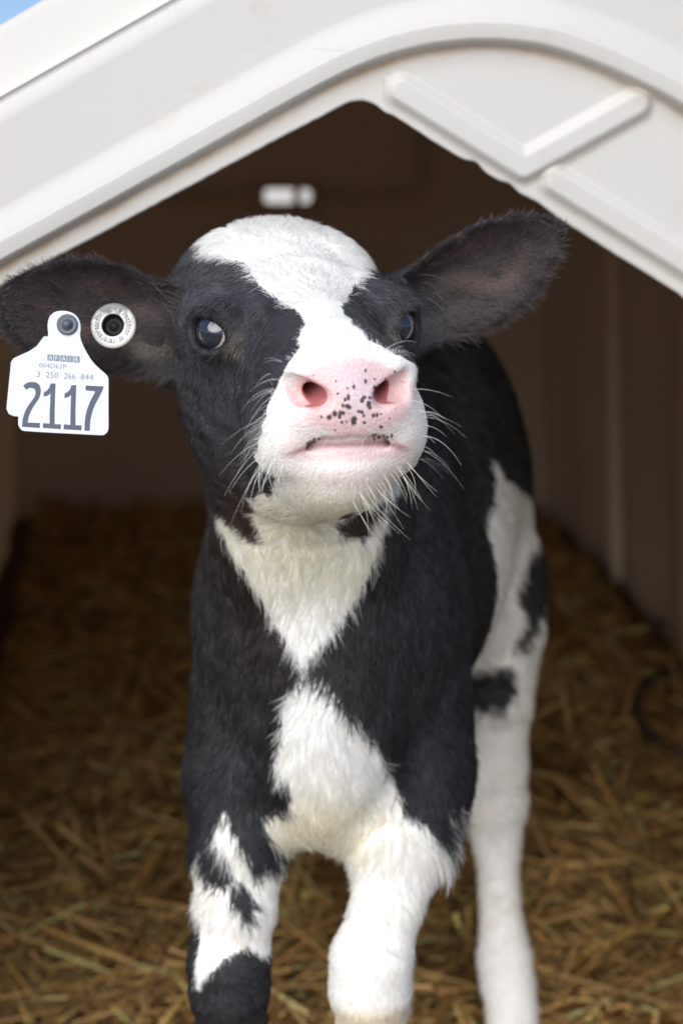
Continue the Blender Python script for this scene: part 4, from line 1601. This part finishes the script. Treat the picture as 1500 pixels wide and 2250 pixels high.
def lathe(prof, n=40):
    V, F = [], []
    for r, z in prof:
        for j in range(n):
            q = 2 * math.pi * j / n
            V.append((r * math.cos(q), r * math.sin(q), z))
    for i in range(len(prof) - 1):
        for j in range(n):
            k = (j + 1) % n
            F.append((i * n + j, i * n + k, (i + 1) * n + k, (i + 1) * n + j))
    F.append(tuple(range(n))[::-1])
    F.append(tuple(range((len(prof) - 1) * n, len(prof) * n)))
    return V, F


class Build:
    def __init__(s):
        s.V, s.F, s.M = [], [], []

    def add(s, VF, mi=0, off=(0, 0, 0), scale=(1, 1, 1), rot=0.0):
        o = len(s.V)
        cr, sr = math.cos(rot), math.sin(rot)
        for x, y, z in VF[0]:
            x, y, z = x * scale[0], y * scale[1], z * scale[2]
            s.V.append((x * cr - y * sr + off[0], x * sr + y * cr + off[1], z + off[2]))
        for f in VF[1]:
            s.F.append(tuple(i + o for i in f))
            s.M.append(mi)

    def make(s, name, mats, parent, smooth=False):
        return mesh_np(name, np.array(s.V), s.F, mats, parent, smooth=smooth, mat_idx=s.M)


def frame_at(name, p, normal, upv):
    """an Empty at p whose +z looks along normal and +y along upv"""
    z = unit(np.array(normal, float)[None])[0]
    y = unit((upv - z * (upv @ z))[None])[0]
    x = np.cross(y, z)
    o = empty(name)
    o.matrix_world = Matrix(((x[0], y[0], z[0], p[0]), (x[1], y[1], z[1], p[1]), (x[2], y[2], z[2], p[2]), (0, 0, 0, 1)))
    return o


YT = TAG_Y
S0 = (149, 714)
sT = mpp(S0[1], YT)
tg = frame_at('ear_tag', W(S0[0], S0[1], YT), TOC + 0.05 * RGT, UPV)
tag(tg, 'white number tag reading 2117 hanging from the calf\'s ear by a grey stud', 'ear tag')


def loc(pts):
    return [((u - S0[0]) * sT, -(v - S0[1]) * sT) for u, v in pts]


def smooth_closed(pts, n):
    P = np.array(pts, float)
    P = np.vstack([P[-1], P, P[0], P[1]])
    out = []
    m = len(P) - 3
    for t in np.linspace(0, m, n, endpoint=False):
        i = int(t)
        f = t - i
        p0, p1, p2, p3 = P[i], P[i + 1], P[i + 2], P[i + 3]
        out.append(0.5 * (2 * p1 + (p2 - p0) * f + (2 * p0 - 5 * p1 + 4 * p2 - p3) * f * f + (3 * p1 - p0 - 3 * p2 + p3) * f ** 3))
    return out


OUTL = [(106, 712), (110, 697), (120, 687), (133, 683.5), (147, 684), (160, 688), (171, 697), (177, 710), (178, 723), (177, 738), (181, 753), (190, 772), (203, 793), (217, 808), (232, 821), (237.5, 828), (239, 837), (239, 870), (239, 905), (239, 938), (237, 948), (231, 954.5), (221, 956.5), (170, 954), (110, 951), (60, 948), (49, 945), (43, 936), (42, 927), (43, 895), (44, 860), (45.5, 836), (48, 824), (55, 816), (72, 802), (87, 788), (98, 770), (104, 750), (107, 735), (106, 722)]
pb = Build()
pb.add(solid(smooth_closed(loc(OUTL), 160), 0.0014, 0.0, 0.0004))
ZT = 0.00142


def zt(pts):
    return loc([(20 + x / 6.25, 760 + y / 6.25) for x, y in pts])


DIG = [[(205, 550), (228, 530), (255, 512), (285, 501), (315, 498), (350, 499), (385, 507), (412, 523), (432, 552), (443, 590), (446, 625), (442, 662), (432, 698), (415, 735), (392, 768), (365, 808), (338, 850), (310, 902), (288, 952), (275, 1005), (268, 1055), (435, 1060), (432, 1131), (190, 1114), (192, 1050), (202, 992), (222, 925), (250, 862), (285, 808), (322, 758), (350, 715), (368, 680), (374, 650), (370, 618), (358, 597), (335, 584), (308, 580), (280, 587), (262, 597), (248, 610)],
       [(580, 518), (646, 519), (640, 700), (634, 900), (634, 1076), (720, 1079), (717, 1146), (474, 1130), (475, 1062), (564, 1070), (566, 900), (573, 760), (577, 655), (555, 676), (525, 692), (482, 700), (485, 640), (510, 628), (535, 610), (556, 582)],
       [(862, 540), (928, 540), (922, 720), (917, 900), (918, 1090), (1001, 1092), (999, 1161), (756, 1148), (758, 1078), (846, 1086), (848, 900), (852, 780), (858, 676), (838, 694), (806, 710), (766, 720), (769, 652), (796, 642), (820, 625), (842, 598)],
       [(1055, 545), (1054, 612), (1186, 626), (1165, 668), (1135, 725), (1105, 790), (1080, 855), (1060, 925), (1047, 1000), (1040, 1080), (1038, 1166), (1112, 1168), (1115, 1090), (1122, 1010), (1140, 935), (1165, 855), (1196, 785), (1230, 722), (1262, 660), (1290, 605), (1301, 556)]]
for d_ in DIG:
    pb.add(solid(zt(d_), 0.00008, ZT), 1)


def put_text(body, x0, x1, yb, h, mi):
    """print a line from x0 to x1 with its baseline at yb (zoom coordinates)"""
    VF = text_mesh(body, 1.0, 0)
    xs = [v[0] for v in VF[0]]
    ysv = [v[1] for v in VF[0]]
    (ox, oy), (ex, ey) = zt([(x0, yb), (x1, yb + (x1 - x0) * 0.05)])
    sx = math.hypot(ex - ox, ey - oy) / (max(xs) - min(xs))
    sy = h / 6.25 * sT / max(ysv)
    pb.add(([(v[0] - min(xs), v[1], v[2]) for v in VF[0]], VF[1]), mi, (ox, oy, ZT + 0.00005), (sx, sy, 1), math.atan2(ey - oy, ex - ox))


put_text('004D62P', 420, 790, 298, 60, 2)
for (tx, xa, xb, yb) in (('3', 385, 432, 428), ('250', 512, 680, 440), ('266', 755, 915, 453), ('844', 985, 1158, 465)):
    put_text(tx, xa, xb, yb, 80, 2)
for k, ch in enumerate('AFAIR'):
    xa = 535 + k * 90
    ya = 118 + k * 6
    pb.add(solid(zt([(xa, ya), (xa + 82, ya + 4), (xa + 80, ya + 92), (xa - 2, ya + 88)]), 0.00005, ZT), 2)
    VF = text_mesh(ch, 1.0, 0)
    xs = [v[0] for v in VF[0]]
    (ox, oy), = zt([(xa + (34 if ch == 'I' else 20), ya + 76)])
    pb.add(([(v[0] - min(xs), v[1], v[2]) for v in VF[0]], VF[1]), 0, (ox, oy, ZT + 0.0001), (0.0016 * 2.1, 0.0016 * 2.6, 1))
pb.make('front_panel', [M_TAG, M_INK, M_INK2], tg)
# stud through the tag
sb = Build()
r0 = 23 * sT
sb.add(lathe([(r0, 0.0), (r0, 0.0012), (r0 * 0.96, 0.0018), (r0 * 0.80, 0.0021), (r0 * 0.72, 0.0018), (r0 * 0.5, 0.0018), (r0 * 0.45, 0.0030), (r0 * 0.25, 0.0042), (r0 * 0.08, 0.0047)]), 0, (0, 0, ZT))
sb.add(lathe([(0.003, -0.022), (0.003, 0.001)], 14), 0)
sb.make('stud', [M_STUD], tg, True)
rb_ = Build()
REAR = [(u_ - 11, v_ + 2) for u_, v_ in [(66, 764), (46, 773), (32, 780), (27, 788), (26, 800), (22, 840), (18, 880), (17, 893), (22, 904), (33, 909), (60, 911), (120, 914), (190, 917), (200, 905), (202, 860), (204, 800), (196, 785), (150, 765), (120, 730), (100, 730), (84, 752)]]
rb_.add(solid(loc(REAR), 0.0014, -0.024, 0.0004))
rb_.make('rear_panel', [M_TAG], tg)

# round tag nearer the head
bt = frame_at('button_tag', W(250, 716, BTN_Y), TOC - 0.10 * RGT + 0.08 * UPV, UPV)
tag(bt, 'round white button tag with a black hollow centre in the calf\'s ear', 'ear tag')
sB = mpp(716, BTN_Y)
ob = Build()
ro, ri = 50 * sB, 25 * sB
ob.add(lathe([(ro * 0.98, -0.003), (ro, -0.001), (ro, 0.0010), (ro * 0.96, 0.0019), (ro * 0.86, 0.0024), (ro * 0.55, 0.0026), (ri * 1.04, 0.0026), (ri, 0.0022), (ri, -0.0046)], 56), 0)
rr_ = random.Random(3)
for k in range(34):          # worn characters moulded round the ring
    q = 2 * math.pi * k / 34
    if rr_.random() < 0.2:
        continue
    hgt, wd = ro * 0.19, ro * 0.085
    for m_ in range(rr_.choice((1, 2, 2))):
        ww = wd * rr_.uniform(0.2, 0.45)
        ox = (m_ - 0.5) * wd * 0.7
        pts = [(-ww / 2 + ox, -hgt / 2), (ww / 2 + ox, -hgt / 2), (ww / 2 + ox, hgt / 2), (-ww / 2 + ox, hgt / 2)]
        ob.add(solid(pts, 0.00006, 0.0026), 1, (0.70 * ro * math.cos(q), 0.70 * ro * math.sin(q), 0), (1, 1, 1), q - math.pi / 2)
    ob.add(solid([(-wd / 2, hgt * 0.3), (wd / 2, hgt * 0.3), (wd / 2, hgt * 0.5), (-wd / 2, hgt * 0.5)], 0.00006, 0.00262), 1, (0.70 * ro * math.cos(q), 0.70 * ro * math.sin(q), 0), (1, 1, 1), q - math.pi / 2)
mt = simple('worn_button_plastic', (0.72, 0.70, 0.64), 0.45)
_nt = mt.node_tree
_co = node(_nt, 'ShaderNodeTexCoord').outputs['Object']
_sx = node(_nt, 'ShaderNodeSeparateXYZ')
_nt.links.new(_co, _sx.inputs[0])
_ad = node(_nt, 'ShaderNodeMath', operation='ADD')
_mu = node(_nt, 'ShaderNodeMath', operation='MULTIPLY')
_nt.links.new(_sx.outputs['Y'], _mu.inputs[0])
_mu.inputs[1].default_value = 26.0
_nt.links.new(_mu.outputs[0], _ad.inputs[0])
_nt.links.new(noise(_nt, 260, 4, 0.6, _co).outputs[0], _ad.inputs[1])
_r = ramp(_nt, _ad.outputs[0], [(0.55, (0.72, 0.70, 0.64)), (0.80, (0.20, 0.19, 0.18))])
_nt.links.new(_r.outputs[0], _nt.nodes['Principled BSDF'].inputs['Base Color'])
ob.make('ring', [mt, M_INK2], bt, True)
cb = Build()
cb.add(lathe([(ri * 0.99, -0.004), (ri * 1.01, 0.0022), (ri * 0.96, 0.0016), (ri * 0.86, -0.0012), (ri * 0.6, -0.0024), (ri * 0.42, -0.0018), (ri * 0.2, -0.0002), (ri * 0.03, 0.0000)]), 0)
cb.make('hollow_stud', [M_DARKHOLE], bt, True)
